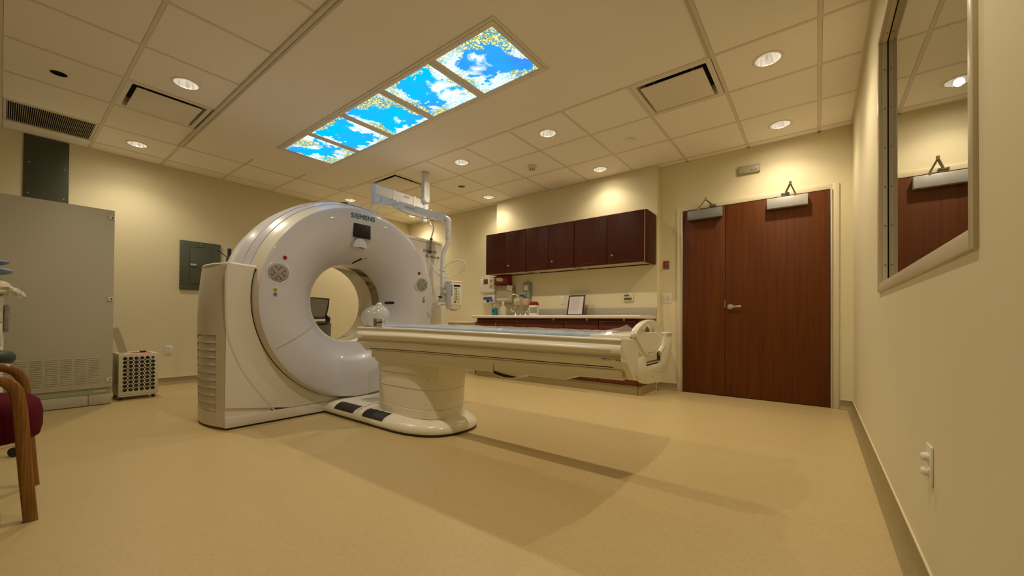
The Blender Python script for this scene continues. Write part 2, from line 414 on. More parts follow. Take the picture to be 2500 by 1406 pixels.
def tag(o, label=None, cat=None, group=None, kind=None):
    if label: o['label'] = label
    if cat: o['category'] = cat
    if group: o['group'] = group
    if kind: o['kind'] = kind
    return o

def thing(name, label, cat, loc=(0, 0, 0), rotz=0.0, group=None):
    o = bpy.data.objects.new(name, None); COL.objects.link(o)
    o.empty_display_size = 0.05; o.location = loc; o.rotation_euler = (0, 0, rotz)
    return tag(o, label, cat, group)

def struct_root(name, loc=(0, 0, 0), label=None):
    o = bpy.data.objects.new(name, None); COL.objects.link(o); o.location = loc; o.empty_display_size = 0.05
    return tag(o, label, kind='structure')

def struct(name, bm, m, parent=None, **k):
    o = obj(name, bm, m, parent, **k)
    if parent is None: o['kind'] = 'structure'
    return o

def dup(root, loc, rotz=None, label=None, group=None):
    r = root.copy(); COL.objects.link(r); r.location = loc
    if rotz is not None: r.rotation_euler = (0, 0, rotz)
    if label: r['label'] = label
    if group: r['group'] = group
    for ch in list(root.children):
        c = ch.copy(); COL.objects.link(c); c.parent = r
        for g in list(ch.children):
            d = g.copy(); COL.objects.link(d); d.parent = c
    return r

# ================================================================== ROOM
struct('floor', box(nb(), X0 - 0.3, X1 + 0.4, Y0 - 0.2, Y1 + 0.2, -0.06, 0.0), M['floor'])
WH = ZC + 0.25
struct('wall_left', box(nb(), X0 - 0.12, X0, Y0 - 0.12, Y1 + 0.12, 0, WH), M['wall'])
struct('wall_rear', box(nb(), X0 - 0.12, X1 + 0.12, Y0 - 0.12, Y0, 0, WH), M['wall'])
# door wall with the door opening
DX0, DX1, DZ = -1.285, 0.118, 2.152
bm = nb(); box(bm, X0, DX0, Y1, Y1 + 0.14, 0, WH); box(bm, DX1, X1 + 0.12, Y1, Y1 + 0.14, 0, WH); box(bm, DX0, DX1, Y1, Y1 + 0.14, DZ, WH)
struct('wall_back', bm, M['wall'])
# furred-out wall behind the counter
BX0, BX1, BY = -4.10, -1.545, 4.885
struct('wall_counter', box(nb(), BX0, BX1, BY, Y1 - 0.001, 0, ZC + 0.004), M['wall'])
# right wall with window opening
WY0, WY1, WZ0, WZ1 = 1.301, 2.900, 1.050, 2.355
bm = nb(); box(bm, X1, X1 + 0.14, Y0, WY0 - 0.03, 0, WH); box(bm, X1, X1 + 0.14, WY1 + 0.045, Y1, 0, WH)
box(bm, X1, X1 + 0.14, WY0 - 0.03, WY1 + 0.045, 0, WZ0 - 0.035); box(bm, X1, X1 + 0.14, WY0 - 0.03, WY1 + 0.045, WZ1 + 0.04, WH)
struct('wall_right', bm, M['wall'])

# ---- ceiling
GX = [X0, -6.208, -5.595, -4.968, -4.352, -3.730, -3.096, -2.464, -1.845, -1.222, -0.594, 0.016, X1]
GY = [Y0, -1.24, -0.63, -0.025, 0.585, 1.195, 1.825, 2.440, 3.100, 3.680, 4.270, 4.880, Y1]
SMX0, SMX1, SMY0, SMY1 = -5.595, -0.594, 1.195, 3.100
lamps = [(-4.059, 0.900, 1), (-5.910, 0.894, 1), (-0.281, 3.380, 1), (-0.281, 4.581, 1), (-2.171, 3.385, 1), (-3.404, 3.387, 1),
         (-2.162, 4.590, 1), (-4.036, 4.609, 1), (-5.918, 3.399, 1), (-5.898, 4.620, 1), (-2.171, 1.095, 1), (-0.281, 1.095, 1)]
LR = 0.080
small = [(-4.687, 0.254, 0.050, 'speaker'), (-4.023, 4.007, 0.045, 'dark')]
diff = [(-0.908, 3.39), (-4.66, 0.89), (-4.66, 3.39)]
vent_cells = [(-1.222, 3.100), (-4.968, 0.585), (-4.968, 3.100)]
grille_cell = (-6.208, -0.025)
def in_smooth(x, y): return SMX0 < x < SMX1 and SMY0 < y < SMY1
def tile_hole(bm, x0, x1, y0, y1, z, cx, cy, r, n=32):
    inner, outer = [], []
    angs = sorted(set([2 * PI * i / n for i in range(n)] + [math.atan2(b - cy, a - cx) % (2 * PI) for a in (x0, x1) for b in (y0, y1)]))
    for t in angs:
        c, s = math.cos(t), math.sin(t); q = 1e9
        if c > 1e-9: q = min(q, (x1 - cx) / c)
        if c < -1e-9: q = min(q, (x0 - cx) / c)
        if s > 1e-9: q = min(q, (y1 - cy) / s)
        if s < -1e-9: q = min(q, (y0 - cy) / s)
        outer.append(V(cx + c * q, cy + s * q, z)); inner.append(V(cx + c * r, cy + s * r, z))
    up = [p + V(0, 0, 0.012) for p in outer]; upi = [p + V(0, 0, 0.012) for p in inner]
    loft(bm, [up, outer, inner, upi], cap0=False, cap1=False)
bt, bb = nb(), nb()
for i in range(len(GX) - 1):
    for j in range(len(GY) - 1):
        xa, xb, ya, yb = GX[i], GX[i + 1], GY[j], GY[j + 1]
        if in_smooth((xa + xb) / 2, (ya + yb) / 2): continue
        if any(abs(xa - a) < .01 and abs(ya - b) < .01 for a, b in vent_cells + [grille_cell]): continue
        g = 0.0135
        z = ZC - 0.0015
        hole = None
        for l in [(a, b, LR) for a, b, _ in lamps] + [(a, b, c) for a, b, c, _ in small]:
            if xa < l[0] < xb and ya < l[1] < yb: hole = l
        if hole: tile_hole(bt, xa + g, xb - g, ya + g, yb - g, z, *hole)
        else: box(bt, xa + g, xb - g, ya + g, yb - g, z, z + 0.012)
ceil = struct('ceiling', bt, M['tile'], sharp=20)
bs = nb()
PX0, PX1, PY0, PY1 = -4.757, -1.622, 1.880, 2.498
zs = ZC + 0.001
for a, b, c, d in ((SMX0, PX0, SMY0, SMY1), (PX1, SMX1, SMY0, SMY1), (PX0, PX1, SMY0, PY0), (PX0, PX1, PY1, SMY1)):
    box(bs, a, b, c, d, zs, zs + 0.012)
obj('gypsum_field', bs, M['gyps'], ceil)
for k, gx in enumerate(GX[1:-1]):
    for j in range(len(GY) - 1):
        if in_smooth(gx, (GY[j] + GY[j + 1]) / 2): continue
        box(bb, gx - 0.012, gx + 0.012, GY[j], GY[j + 1], ZC - 0.003, ZC + 0.02)
for k, gy in enumerate(GY[1:-1]):
    for i in range(len(GX) - 1):
        if in_smooth((GX[i] + GX[i + 1]) / 2, gy): continue
        if abs(gy - 3.10) < .01 and GX[i] > -5.6 and GX[i] < -0.7 and False: continue
        box(bb, GX[i] + 0.0121, GX[i + 1] - 0.0121, gy - 0.012, gy + 0.012, ZC - 0.0029, ZC + 0.02)
# wall angle
for a, b, c, d in ((X0, X1, Y1 - 0.02, Y1), (X0, X1, Y0, Y0 + 0.02), (X0, X0 + 0.02, Y0 + .02, Y1 - .02), (X1 - 0.02, X1, Y0 + .02, Y1 - .02)):
    box(bb, a, b, c, d, ZC - 0.003, ZC + 0.02)
obj('tee_grid', bb, M['tbar'], ceil)
# deeper edge trim on the near side of the smooth field
bm = nb(); box(bm, SMX0, SMX1, SMY0 + 0.016, SMY0 + 0.034, ZC - 0.006, ZC + 0.01); box(bm, SMX1 - 0.03, SMX1 - 0.012, SMY0 + .034, SMY1, ZC - 0.006, ZC + 0.01)
box(bm, SMX0, SMX1, SMY0 - 0.024, SMY0 - 0.012, ZC - 0.012, ZC + 0.01)
obj('field_edge_trim', bm, M['creamdark'], ceil)
obj('plenum_deck', box(nb(), X0, X1, Y0, Y1, ZC + 0.12, ZC + 0.14), M['plenum'], ceil)
# faint taped joints of the gypsum field
bm = nb()
for y, xe in ((1.825, -5.35), (2.44, -5.33), (3.03, -5.30)):
    box(bm, -5.60, xe, y - 0.010, y + 0.010, ZC - 0.0005, ZC + 0.002)
obj('control_joint', bm, M['creamdark'], ceil)

# ---- baseboards (vinyl coved up the wall)
def cove(name, p0, p1, n, h=0.085):
    """p0->p1 along the wall foot, n = direction into the room"""
    p0, p1, n = Vector(p0), Vector(p1), Vector(n)
    prof = [(0.0, 0.0), (0.045, 0.0), (0.028, 0.006), (0.014, 0.018), (0.006, 0.036), (0.004, h), (0.0, h)]
    bm = nb(); loft(bm, [[p + n * a + V(0, 0, b) for a, b in prof] for p in (p0, p1)])
    o = struct(name, bm, M['cove'], sharp=50)
    bm = nb(); loft(bm, [[p + n * a + V(0, 0, b) for a, b in ((0, h), (0.006, h), (0.006, h + 0.006), (0, h + 0.006))] for p in (p0, p1)])
    obj('cap_strip', bm, M['covecap'], o); return o
cove('baseboard_left', (X0, Y0, 0), (X0, Y1, 0), (1, 0, 0))
cove('baseboard_right', (X1, Y0, 0), (X1, Y1, 0), (-1, 0, 0))
cove('baseboard_back', (BX1, Y1, 0), (-1.335, Y1, 0), (0, -1, 0))
cove('baseboard_corner', (0.178, Y1, 0), (X1, Y1, 0), (0, -1, 0))
cove('baseboard_rear', (X0, Y0, 0), (X1, Y0, 0), (0, 1, 0))
cove('baseboard_counter', (X0, Y1, 0), (BX0, Y1, 0), (0, -1, 0))
cove('baseboard_return', (BX1, BY, 0), (BX1, Y1, 0), (1, 0, 0))

# ---- double door
door = struct_root('door_1', (-0.58, Y1, 0), 'uneven pair of dark red-brown wooden doors in a cream steel frame')
bm = nb(); FO = 0.052
box(bm, DX0 - FO, DX0, Y1 - 0.013, Y1 + 0.12, 0, DZ + FO, 0.003); box(bm, DX1, DX1 + FO, Y1 - 0.013, Y1 + 0.12, 0, DZ + FO, 0.003)
box(bm, DX0, DX1, Y1 - 0.013, Y1 + 0.12, DZ, DZ + FO, 0.003)
obj('door_frame', bm, M['frame'], door)
bm = nb(); box(bm, DX0, DX0 + 0.014, Y1 - 0.024, Y1 + 0.03, 0.004, DZ, 0.002); box(bm, DX1 - 0.014, DX1, Y1 - 0.024, Y1 + 0.03, 0.004, DZ, 0.002)
obj('hinge_strip', bm, M['alu'], door)
LY = Y1 - 0.012
leaf1 = obj('door_leaf', box(nb(), DX0 + 0.016, -0.822, LY, LY + 0.044, 0.006, DZ - 0.006, 0.002), M['door'], door)
leaf2 = obj('door_leaf', box(nb(), -0.818, DX1 - 0.016, LY, LY + 0.044, 0.006, DZ - 0.006, 0.002), M['door'], door)
obj('threshold_gap', box(nb(), DX0, DX1, Y1 + 0.035, Y1 + 0.1, 0.0, 0.005), M['dark'], door)
bm = nb()   # lever handle
cyl(bm, (-0.765, LY, 1.005), (-0.765, LY - 0.012, 1.005), 0.030, 28); cyl(bm, (-0.765, LY - 0.01, 1.005), (-0.765, LY - 0.055, 1.005), 0.011, 16)
box(bm, -0.775, -0.655, LY - 0.066, LY - 0.048, 0.995, 1.015, 0.006)
obj('door_handle', bm, M['nickel'], leaf2)
obj('strike_plate', box(nb(), -0.828, -0.816, LY - 0.003, LY + 0.002, 0.995, 1.085), M['bronze'], leaf1)
def closer(leaf, x0, x1, pa, pb, pc, mcov):
    c = obj('closer_cover', box(nb(), x0, x1, LY - 0.058, LY, 2.025, 2.130, 0.003), mcov, leaf)
    bm = nb()
    elbow = V(*pb)
    bar(bm, [V(pa[0], LY - 0.045, 2.13), V(pa[0], LY - 0.045, 2.150), elbow], 0.020, 0.012); cyl(bm, elbow - V(0, 0, .012), elbow + V(0, 0, 0.02), 0.012, 12)
    bar(bm, [elbow, V(pc[0], LY - 0.02, pc[1])], 0.018, 0.010)
    box(bm, pc[0] - 0.035, pc[0] + 0.035, LY - 0.034, LY, pc[1] - 0.014, pc[1] + 0.006, 0.002)
    cyl(bm, (pa[0], LY - 0.045, 2.125), (pa[0], LY - 0.045, 2.145), 0.016, 14)
    obj('closer_arm', bm, M['bronze'], leaf)
closer(leaf1, -1.208, -0.845, (-1.092,), (-1.00, LY - 0.10, 2.225), (-0.945, 2.170), mat('closer_cover_grey', (0.26, 0.27, 0.27), 0.4, metal=0.3, noise=(20, 0.04)))
closer(leaf2, -0.420, -0.072, (-0.175,), (-0.215, LY - 0.10, 2.245), (-0.262, 2.172), M['closer'])

# ---- observation window on the right wall
win = struct_root('window_1', (X1, 2.0, WZ0), 'observation window with a deep cream frame and reflective dark glass')
tf = X1 - 0.0093; FW = 0.034
bm = nb()
box(bm, tf, X1 + 0.0065, WY0 - FW, WY0, WZ0 - 0.045, WZ1 + 0.05, 0.002); box(bm, tf, X1 + 0.0065, WY1, WY1 + 0.052, WZ0 - 0.045, WZ1 + 0.05, 0.002)
box(bm, tf, X1 + 0.0065, WY0, WY1, WZ0 - 0.045, WZ0, 0.002); box(bm, tf, X1 + 0.0065, WY0, WY1, WZ1, WZ1 + 0.05, 0.002)
wf = obj('window_frame', bm, M['winframe'], win)
GXW = X1 + 0.0285     # glass plane
bm = nb(); b0, b1 = X1 + 0.0066, GXW - 0.0030
box(bm, b0, b1, WY1 - 0.010, WY1 + 0.04, WZ0 - .01, WZ1 + .02); box(bm, b0, b1, WY0 - 0.03, WY0 + 0.010, WZ0 - .01, WZ1 + .02)
box(bm, b0, b1, WY0 + .01, WY1 - .01, WZ0 - .03, WZ0 + 0.006); box(bm, b0, b1, WY0 + .01, WY1 - .01, WZ1 - 0.008, WZ1 + .02)
bead = obj('glazing_bead', bm, M['frame'], win)
for z in (1.15, 1.36, 1.57, 1.78, 1.99, 2.20):
    bm = nb(); cyl(bm, (X1 + 0.016, WY1 - 0.010, z), (X1 + 0.016, WY1 - 0.0125, z), 0.0035, 10); obj('bead_screw', bm, M['bronze'], bead)
for y in (1.4, 1.75, 2.1, 2.45, 2.8):
    bm = nb(); cyl(bm, (X1 + 0.016, y, WZ1 - 0.008), (X1 + 0.016, y, WZ1 - 0.0105), 0.0035, 10); obj('bead_screw', bm, M['bronze'], bead)
bm = nb(); g0 = GXW - 0.0029; g1 = GXW - 0.0002
box(bm, g0, g1, WY1 - 0.004, WY1 + 0.04, WZ0 - .01, WZ1 + .01); box(bm, g0, g1, WY0 - 0.03, WY0 + 0.004, WZ0 - .01, WZ1 + .01); box(bm, g0, g1, WY0 + .004, WY1 - 0.004, WZ1 - 0.003, WZ1 + .01)
obj('glazing_gap_strip', bm, M['black'], win)  # black strip put in for the dark gap at the glass edge
obj('window_pane', box(nb(), GXW, GXW + 0.008, WY0 - 0.005, WY1 + 0.005, WZ0 - 0.005, WZ1 + 0.005), M['pane'], win)
# ================================================================== CEILING FITTINGS
def make_downlight():
    t = thing('ceiling_downlight', '', 'ceiling light', (0, 0, ZC))
    bm = nb(); lathe(bm, [(LR + 0.020, 0.0), (LR + 0.020, -0.004), (LR + 0.012, -0.007), (LR - 0.001, -0.004), (LR - 0.001, 0.002)], seg=40)
    obj('trim_ring', bm, M['ceilwhite'], t, local=True)
    bm = nb()
    prof = [(LR - 0.001, -0.003), (LR - 0.003, 0.02), (LR - 0.010, 0.05), (LR - 0.022, 0.08), (0.040, 0.100)]
    lathe(bm, prof, seg=20)   # facetted reflector
    obj('reflector', bm, M['refl'], t, local=True, sharp=8)
    bm = nb(); lathe(bm, [(0.0, 0.085), (0.028, 0.088), (0.040, 0.098)], seg=24)
    obj('lamp_lens', bm, M['lens'], t, local=True)
    return t
def add_lamp(x, y, power=1.0, size=75):
    ld = bpy.data.lights.new('downlight_lamp', 'SPOT'); ld.energy = SPOT_W * power; ld.color = LAMP_COL
    ld.spot_size = R(128); ld.spot_blend = 0.9; ld.shadow_soft_size = 0.02
    lo = bpy.data.objects.new('downlight_lamp', ld); COL.objects.link(lo); lo.location = (x, y, ZC + 0.006)
    # the wide spill off the reflector
    sd = bpy.data.lights.new('downlight_spill', 'SPOT'); sd.energy = SPILL_W * power; sd.color = LAMP_COL
    sd.spot_size = R(178); sd.spot_blend = 1.0; sd.shadow_soft_size = 0.03
    so = bpy.data.objects.new('downlight_spill', sd); COL.objects.link(so); so.location = (x, y, ZC - 0.012)
    return lo
dl0 = make_downlight()
dl_labels = [
    'lit round recessed downlight beside the left ceiling diffuser, above the tall beige cabinet side',
    'lit round recessed downlight nearest the left wall, above the air cleaner',
    'large lit recessed downlight in the tiles at the right, beside the right square diffuser',
    'lit recessed downlight directly above the wide door leaf',
    'lit recessed downlight between the sky panels and the white disc cover',
    'lit recessed downlight just right of the injector ceiling post',
    'lit recessed downlight close to the wall over the right end of the wall cabinets',
    'lit recessed downlight close to the wall over the left end of the wall cabinets',
    'lit recessed downlight above the top of the scanner ring, left of the injector arm',
    'lit recessed downlight in the far left corner behind the injector arm',
    'lit recessed downlight in the tiles nearest the camera, second from the right wall',
    'lit recessed downlight in the tiles nearest the camera, closest to the right wall']
for i, (x, y, on) in enumerate(lamps):
    d = dl0 if i == 0 else dup(dl0, (x, y, ZC))
    d.location = (x, y, ZC); d['label'] = dl_labels[i]; d['group'] = 'recessed downlights in the ceiling'
    add_lamp(x, y, 0.46 if y > 4.5 and x > -5 and x < -1 else (0.75 if y > 4.5 or x < -5.8 else 1.0))
for (x, y, r, kind) in small:
    t = thing('ceiling_speaker' if kind == 'speaker' else 'sprinkler_recess',
              'dark round recessed fitting with a thin rim in the left ceiling tiles' if kind == 'speaker' else 'small dark round recess in the tiles right of the injector ceiling post',
              'ceiling fitting', (x, y, ZC))
    bm = nb(); lathe(bm, [(r + 0.006, 0), (r + 0.006, -0.003), (r - 0.003, -0.003), (r - 0.003, 0.004)], seg=32); obj('rim', bm, M['ceilwhite'] if kind == 'speaker' else M['grille'], t, local=True)
    bm = nb(); lathe(bm, [(r - 0.003, -0.001), (r - 0.004, 0.02), (0.0, 0.022)], seg=32); obj('dark_insert', bm, M['black'] if kind == 'speaker' else M['grille'], t, local=True)
bm = nb(); lathe(bm, [(0.0, ZC - 0.014), (0.040, ZC - 0.013), (0.044, ZC - 0.009), (0.038, ZC - 0.002), (0.038, ZC)], c=(-1.551, 4.018, 0), seg=32)
tag(obj('sprinkler_cover', bm, M['white']), 'small white round disc cover in the tiles in front of the cabinets', 'ceiling fitting')
t = thing('smoke_detector', 'small beige smoke detector on the ceiling tile above the wall cabinets', 'smoke detector', (-2.787, 3.991, ZC))
bm = nb(); lathe(bm, [(0.0, -0.022), (0.050, -0.022), (0.056, -0.012), (0.056, -0.003), (0.0, -0.003)], seg=28); obj('detector_base', bm, M['offwhite'], t, local=True)
bm = nb(); lathe(bm, [(0.0, -0.060), (0.022, -0.060), (0.034, -0.050), (0.038, -0.022), (0.0, -0.022)], seg=28); obj('sensor_head', bm, M['offwhite'], t, local=True)
bm = nb()
for a in range(8):
    q = a * PI / 4; cyl(bm, (0.030 * math.cos(q), 0.030 * math.sin(q), -0.052), (0.038 * math.cos(q), 0.038 * math.sin(q), -0.046), 0.005, 8)
obj('vent_slot', bm, M['dark'], t, local=True)

# square plaque diffusers
def diffuser(xa, ya, label, face=0.235):
    cx, cy = xa + 0.312, ya + 0.295
    t = thing('ceiling_diffuser', label, 'air diffuser', (cx, cy, ZC), group='square plaque air diffusers')
    hx, hy = 0.298, 0.282
    bm = nb()
    sq = lambda a, b, z, n=1: [V(-a, -b, z), V(a, -b, z), V(a, b, z), V(-a, b, z)]
    loft(bm, [sq(hx, hy, 0.012), sq(hx, hy, -0.002), sq(0.262, 0.248, -0.004), sq(0.256, 0.244, 0.012), sq(0.246, 0.236, 0.040), sq(0.236, 0.228, 0.075)], cap0=False, cap1=False)
    obj('diffuser_cone', bm, M['ceilwhite'], t, local=True, sharp=20)
    bm = nb(); box(bm, -0.24, 0.24, -0.232, 0.232, 0.075, 0.080); obj('duct_throat', bm, M['plenum'], t, local=True)
    bm = nb(); box(bm, -face, face, -face * 0.93, face * 0.93, -0.014, -0.008, 0.002); obj('plaque', bm, M['ceilwhite'], t, local=True)
    for a, b in ((-.15, -.15), (.15, -.15), (.15, .15), (-.15, .15)):
        bm = nb(); cyl(bm, (a, b, 0.0), (a, b, 0.075), 0.006, 8); obj('hanger', bm, M['grille'], t, local=True)
diffuser(-1.222, 3.100, 'square plaque air diffuser with dark gap at the right, near the door')
diffuser(-4.968, 0.585, 'square plaque air diffuser with dark gap at the left, beside a downlight')
diffuser(-4.968, 3.100, 'square plaque air diffuser partly hidden behind the injector arm')
# return air grille
t = thing('return_air_grille', 'fine-bladed grey return air grille in the ceiling along the left wall', 'air grille', (-5.9015, 0.28, ZC))
bm = nb(); hx, hy = 0.292, 0.290
for a, b, c, d in ((-hx, hx, -hy, -hy + .018), (-hx, hx, hy - .018, hy), (-hx, -hx + .018, -hy + .018, hy - .018), (hx - .018, hx, -hy + .018, hy - .018)):
    box(bm, a, b, c, d, -0.004, 0.01, 0.001)
obj('grille_frame', bm, M['tbar'], t, local=True)
bm = nb()
for i in range(44):
    y = -0.266 + i * 0.0124
    box(bm, -0.272, 0.272, y - 0.0022, y + 0.0022, -0.002, 0.016)
obj('grille_blades', bm, M['grille'], t, local=True)
obj('grille_back', box(nb(), -0.28, 0.28, -0.28, 0.28, 0.02, 0.022), M['plenum'], t, local=True)

# sky-print light panels
sky_labels = ['backlit sky-print ceiling panel farthest left, closest to the left wall',
              'second backlit sky-print ceiling panel from the left wall',
              'middle one of the five backlit sky-print ceiling panels',
              'backlit sky-print ceiling panel next to the rightmost, second nearest the camera',
              'largest-looking backlit sky-print ceiling panel at the right end of the row']
pw = (PX1 - PX0) / 5
for i in range(5):
    xa, xb = PX0 + i * pw, PX0 + (i + 1) * pw
    t = thing('sky_light_panel', sky_labels[i], 'light panel', ((xa + xb) / 2, 2.189, ZC), group='backlit sky-print ceiling panels')
    bm = nb(); fw = 0.030; yb0, yb1 = PY0, PY1
    g = 0.0015
    for a, b, c, d in ((xa + g, xb - g, yb0, yb0 + fw), (xa + g, xb - g, yb1 - fw, yb1), (xa + g, xa + fw, yb0 + fw, yb1 - fw), (xb - fw, xb - g, yb0 + fw, yb1 - fw)):
        box(bm, a, b, c, d, ZC - 0.010, ZC + 0.012, 0.001)
    for a, b, c, d in ((xa + fw, xb - fw, yb0 + fw, yb0 + fw + .010), (xa + fw, xb - fw, yb1 - fw - .010, yb1 - fw), (xa + fw, xa + fw + .010, yb0 + fw + .01, yb1 - fw - .01), (xb - fw - .01, xb - fw, yb0 + fw + .01, yb1 - fw - .01)):
        box(bm, a, b, c, d, ZC - 0.006, ZC + 0.010)
    pf = obj('panel_frame', bm, M['ceilwhite'], t)
    bm = nb()
    for k in range(3):
        for yy in (yb0 + 0.014, yb1 - 0.014): cyl(bm, (xa + 0.12 + k * 0.19, yy, ZC - 0.010), (xa + 0.12 + k * 0.19, yy, ZC - 0.0115), 0.004, 8)
    obj('frame_screw', bm, M['bronze'], pf)
    obj('sky_print', box(nb(), xa + fw, xb - fw, yb0 + fw, yb1 - fw, ZC - 0.002, ZC + 0.004), M['skyprint'], t)
bm = nb()
for a, b, c, d in ((PX0 - .022, PX1 + .022, PY0 - .022, PY0 - .001), (PX0 - .022, PX1 + .022, PY1 + .001, PY1 + .022), (PX0 - .022, PX0 - .001, PY0 - .001, PY1 + .001), (PX1 + .001, PX1 + .022, PY0 - .001, PY1 + .001)):
    box(bm, a, b, c, d, ZC - 0.007, ZC + 0.005, 0.001)
tag(obj('trim_1', bm, M['ceilwhite']), 'thin beige trim round the row of sky panels', kind='structure')

# ================================================================== CT SCANNER
CY, CZ = 2.10, 1.00
sc = thing('ct_scanner', 'large white ring-shaped scanner with grey keypads standing left of centre', 'scanner', (-3.8, CY, 0))
# front cover: revolved about the bore axis (profile = radius, X)
prof = [(0.372, -3.700), (0.374, -3.680), (0.382, -3.650), (0.400, -3.612), (0.430, -3.570), (0.468, -3.530), (0.515, -3.492), (0.565, -3.462),
        (0.620, -3.440), (0.690, -3.427), (0.770, -3.422), (0.840, -3.424), (0.868, -3.427), (0.880, -3.431), (0.883, -3.436)]
bm = nb(); lathe(bm, prof, c=(0, CY, CZ), axis='X', seg=128)
front = obj('front_cover', bm, M['shell'], sc, sharp=40)
bm = nb(); lathe(bm, [(0.883, -3.436), (0.896, -3.490), (0.912, -3.530), (0.930, -3.560)], c=(0, CY, CZ), axis='X', seg=128)
obj('ring_band', bm, M['shellwarm'], sc, sharp=40)
bm = nb(); lathe(bm, [(0.927, -3.560), (0.925, -3.564), (0.936, -3.567), (0.962, -3.620), (0.962, -3.640), (0.958, -3.643), (0.968, -3.647), (0.986, -3.74), (0.985, -3.90), (0.965, -4.05), (0.92, -4.14), (0.42, -4.18), (0.405, -4.16)],
                 c=(0, CY, CZ), axis='X', seg=128)
obj('rear_cover', bm, M['shell'], sc, sharp=25)
bm = nb(); lathe(bm, [(0.372, -3.70), (0.374, -3.712)], c=(0, CY, CZ), axis='X', seg=96); lathe(bm, [(0.377, -3.855), (0.385, -3.95), (0.405, -4.16)], c=(0, CY, CZ), axis='X', seg=96)
obj('bore_liner', bm, M['bore'], sc)
bm = nb(); lathe(bm, [(0.374, -3.712), (0.378, -3.78), (0.377, -3.855)], c=(0, CY, CZ), axis='X', seg=96)
obj('bore_window', bm, M['boreslit'], sc)

# near side stand: plan outline bulges toward the camera, vents low down
XF, XB = -3.500, -4.150
def plan(u):      # u 0..1 front to back -> (x, y)
    x = XF - 0.012 + (XB - XF + 0.012) * u
    y = 1.030 - 0.070 * (1 - abs(2 * u - 1) ** 2.2)
    return x, y
def topz(u): return 1.245 + 0.035 * math.sin(PI * min(1, u * 1.0)) + 0.01
bm = nb()
us = [0, .005, .02, .05, .09, .13, .135, .14] + [0.14 + 0.72 * i / 14 for i in range(1, 15)] + [.865, .87, .91, .95, .98, 1]
zsl = [0.02, 0.10, 0.130, 0.134] + [0.134 + 0.575 * i / 12 for i in range(1, 13)] + [0.713, 0.78, 0.86, 0.94, 1.00, 1.06, 1.12, 1.17, 1.20, 1.225, 1.24]
def lean(z):
    t = max(0.0, (z - 0.86) / 0.40); s = max(0.0, (0.7 - z) / 0.7)
    return 0.030 * t ** 1.8 + 0.012 * s
def vent_in(u, z): return 0.026 if (0.137 < u < 0.868 and 0.132 < z < 0.711) else 0.0
rings = []
for z in zsl:
    rings.append([V(plan(u)[0], plan(u)[1] + lean(z) * (0.3 + 0.7 * min(1, 4 * u)) + vent_in(u, z), z) for u in us] + [V(XB, 1.35, z), V(XF - 0.012, 1.35, z)])
loft(bm, rings)
stand = obj('side_housing', bm, M['shellwarm'], sc, sharp=28)
# cap sloping down to the ring
capf = lambda y: 1.270 - 0.16 * max(0, y - 1.04) ** 1.0
bm = nb(); rr = []
for (dz, ins) in ((0.0, 0.0), (0.022, -0.003), (0.032, 0.006), (0.036, 0.03)):
    ring = []
    for u in us: x, y = plan(u); ring.append(V(x + (-ins if u < .02 else 0), y + 0.030 - 0.002 + ins * 0.8, 1.236 + dz))
    ring += [V(XB, 1.36, 1.226 + dz), V(XF - 0.010 - ins, 1.36, 1.214 + dz)]
    rr.append(ring)
loft(bm, rr)
obj('side_cap', bm, M['shellwarm'], sc, sharp=40)
# louvres
for k in range(10):
    zt = 0.700 - k * 0.0575
    rings = []
    for i in range(17):
        u = 0.142 + 0.722 * i / 16; x, y = plan(u); y += lean(zt)
        rings.append([V(x, y + 0.024, zt), V(x, y + 0.018, zt + 0.001), V(x, y + 0.002, zt - 0.038), V(x, y + 0.001, zt - 0.048), V(x, y + 0.007, zt - 0.051), V(x, y + 0.024, zt - 0.040)])
    bm = nb(); loft(bm, rings); obj('louvre', bm, M['shellwarm'], sc, sharp=50)
bm = nb()
rings = [[V(plan(0.145 + .715 * i / 12)[0], plan(0.145 + .715 * i / 12)[1] + 0.0255 + lean(z), z) for i in range(13)] for z in (0.136, 0.42, 0.70)]
loft(bm, rings, closed=False); obj('louvre_backing', bm, M['creamdark'], sc)
# front plate with round cut-out (X plane), spans to the far tower
def cut_poly(y0, y1, z0, ztop_l, ztop_r, cz, r):
    """polygon (y,z): plate with circular bite open to the top"""
    pts = []
    def ang(z): return math.asin(max(-1, min(1, (z - cz) / r)))
    aL = PI - ang(ztop_l); aR = 2 * PI + ang(ztop_r)
    pts += [(y0, z0), (y1, z0), (y1, ztop_r)]
    n = 72
    arc = [(CY + r * math.cos(aL + (aR - aL) * i / n), cz + r * math.sin(aL + (aR - aL) * i / n)) for i in range(n + 1)]
    return pts, arc
bm = nb()
ra, cza = 0.912, 1.010
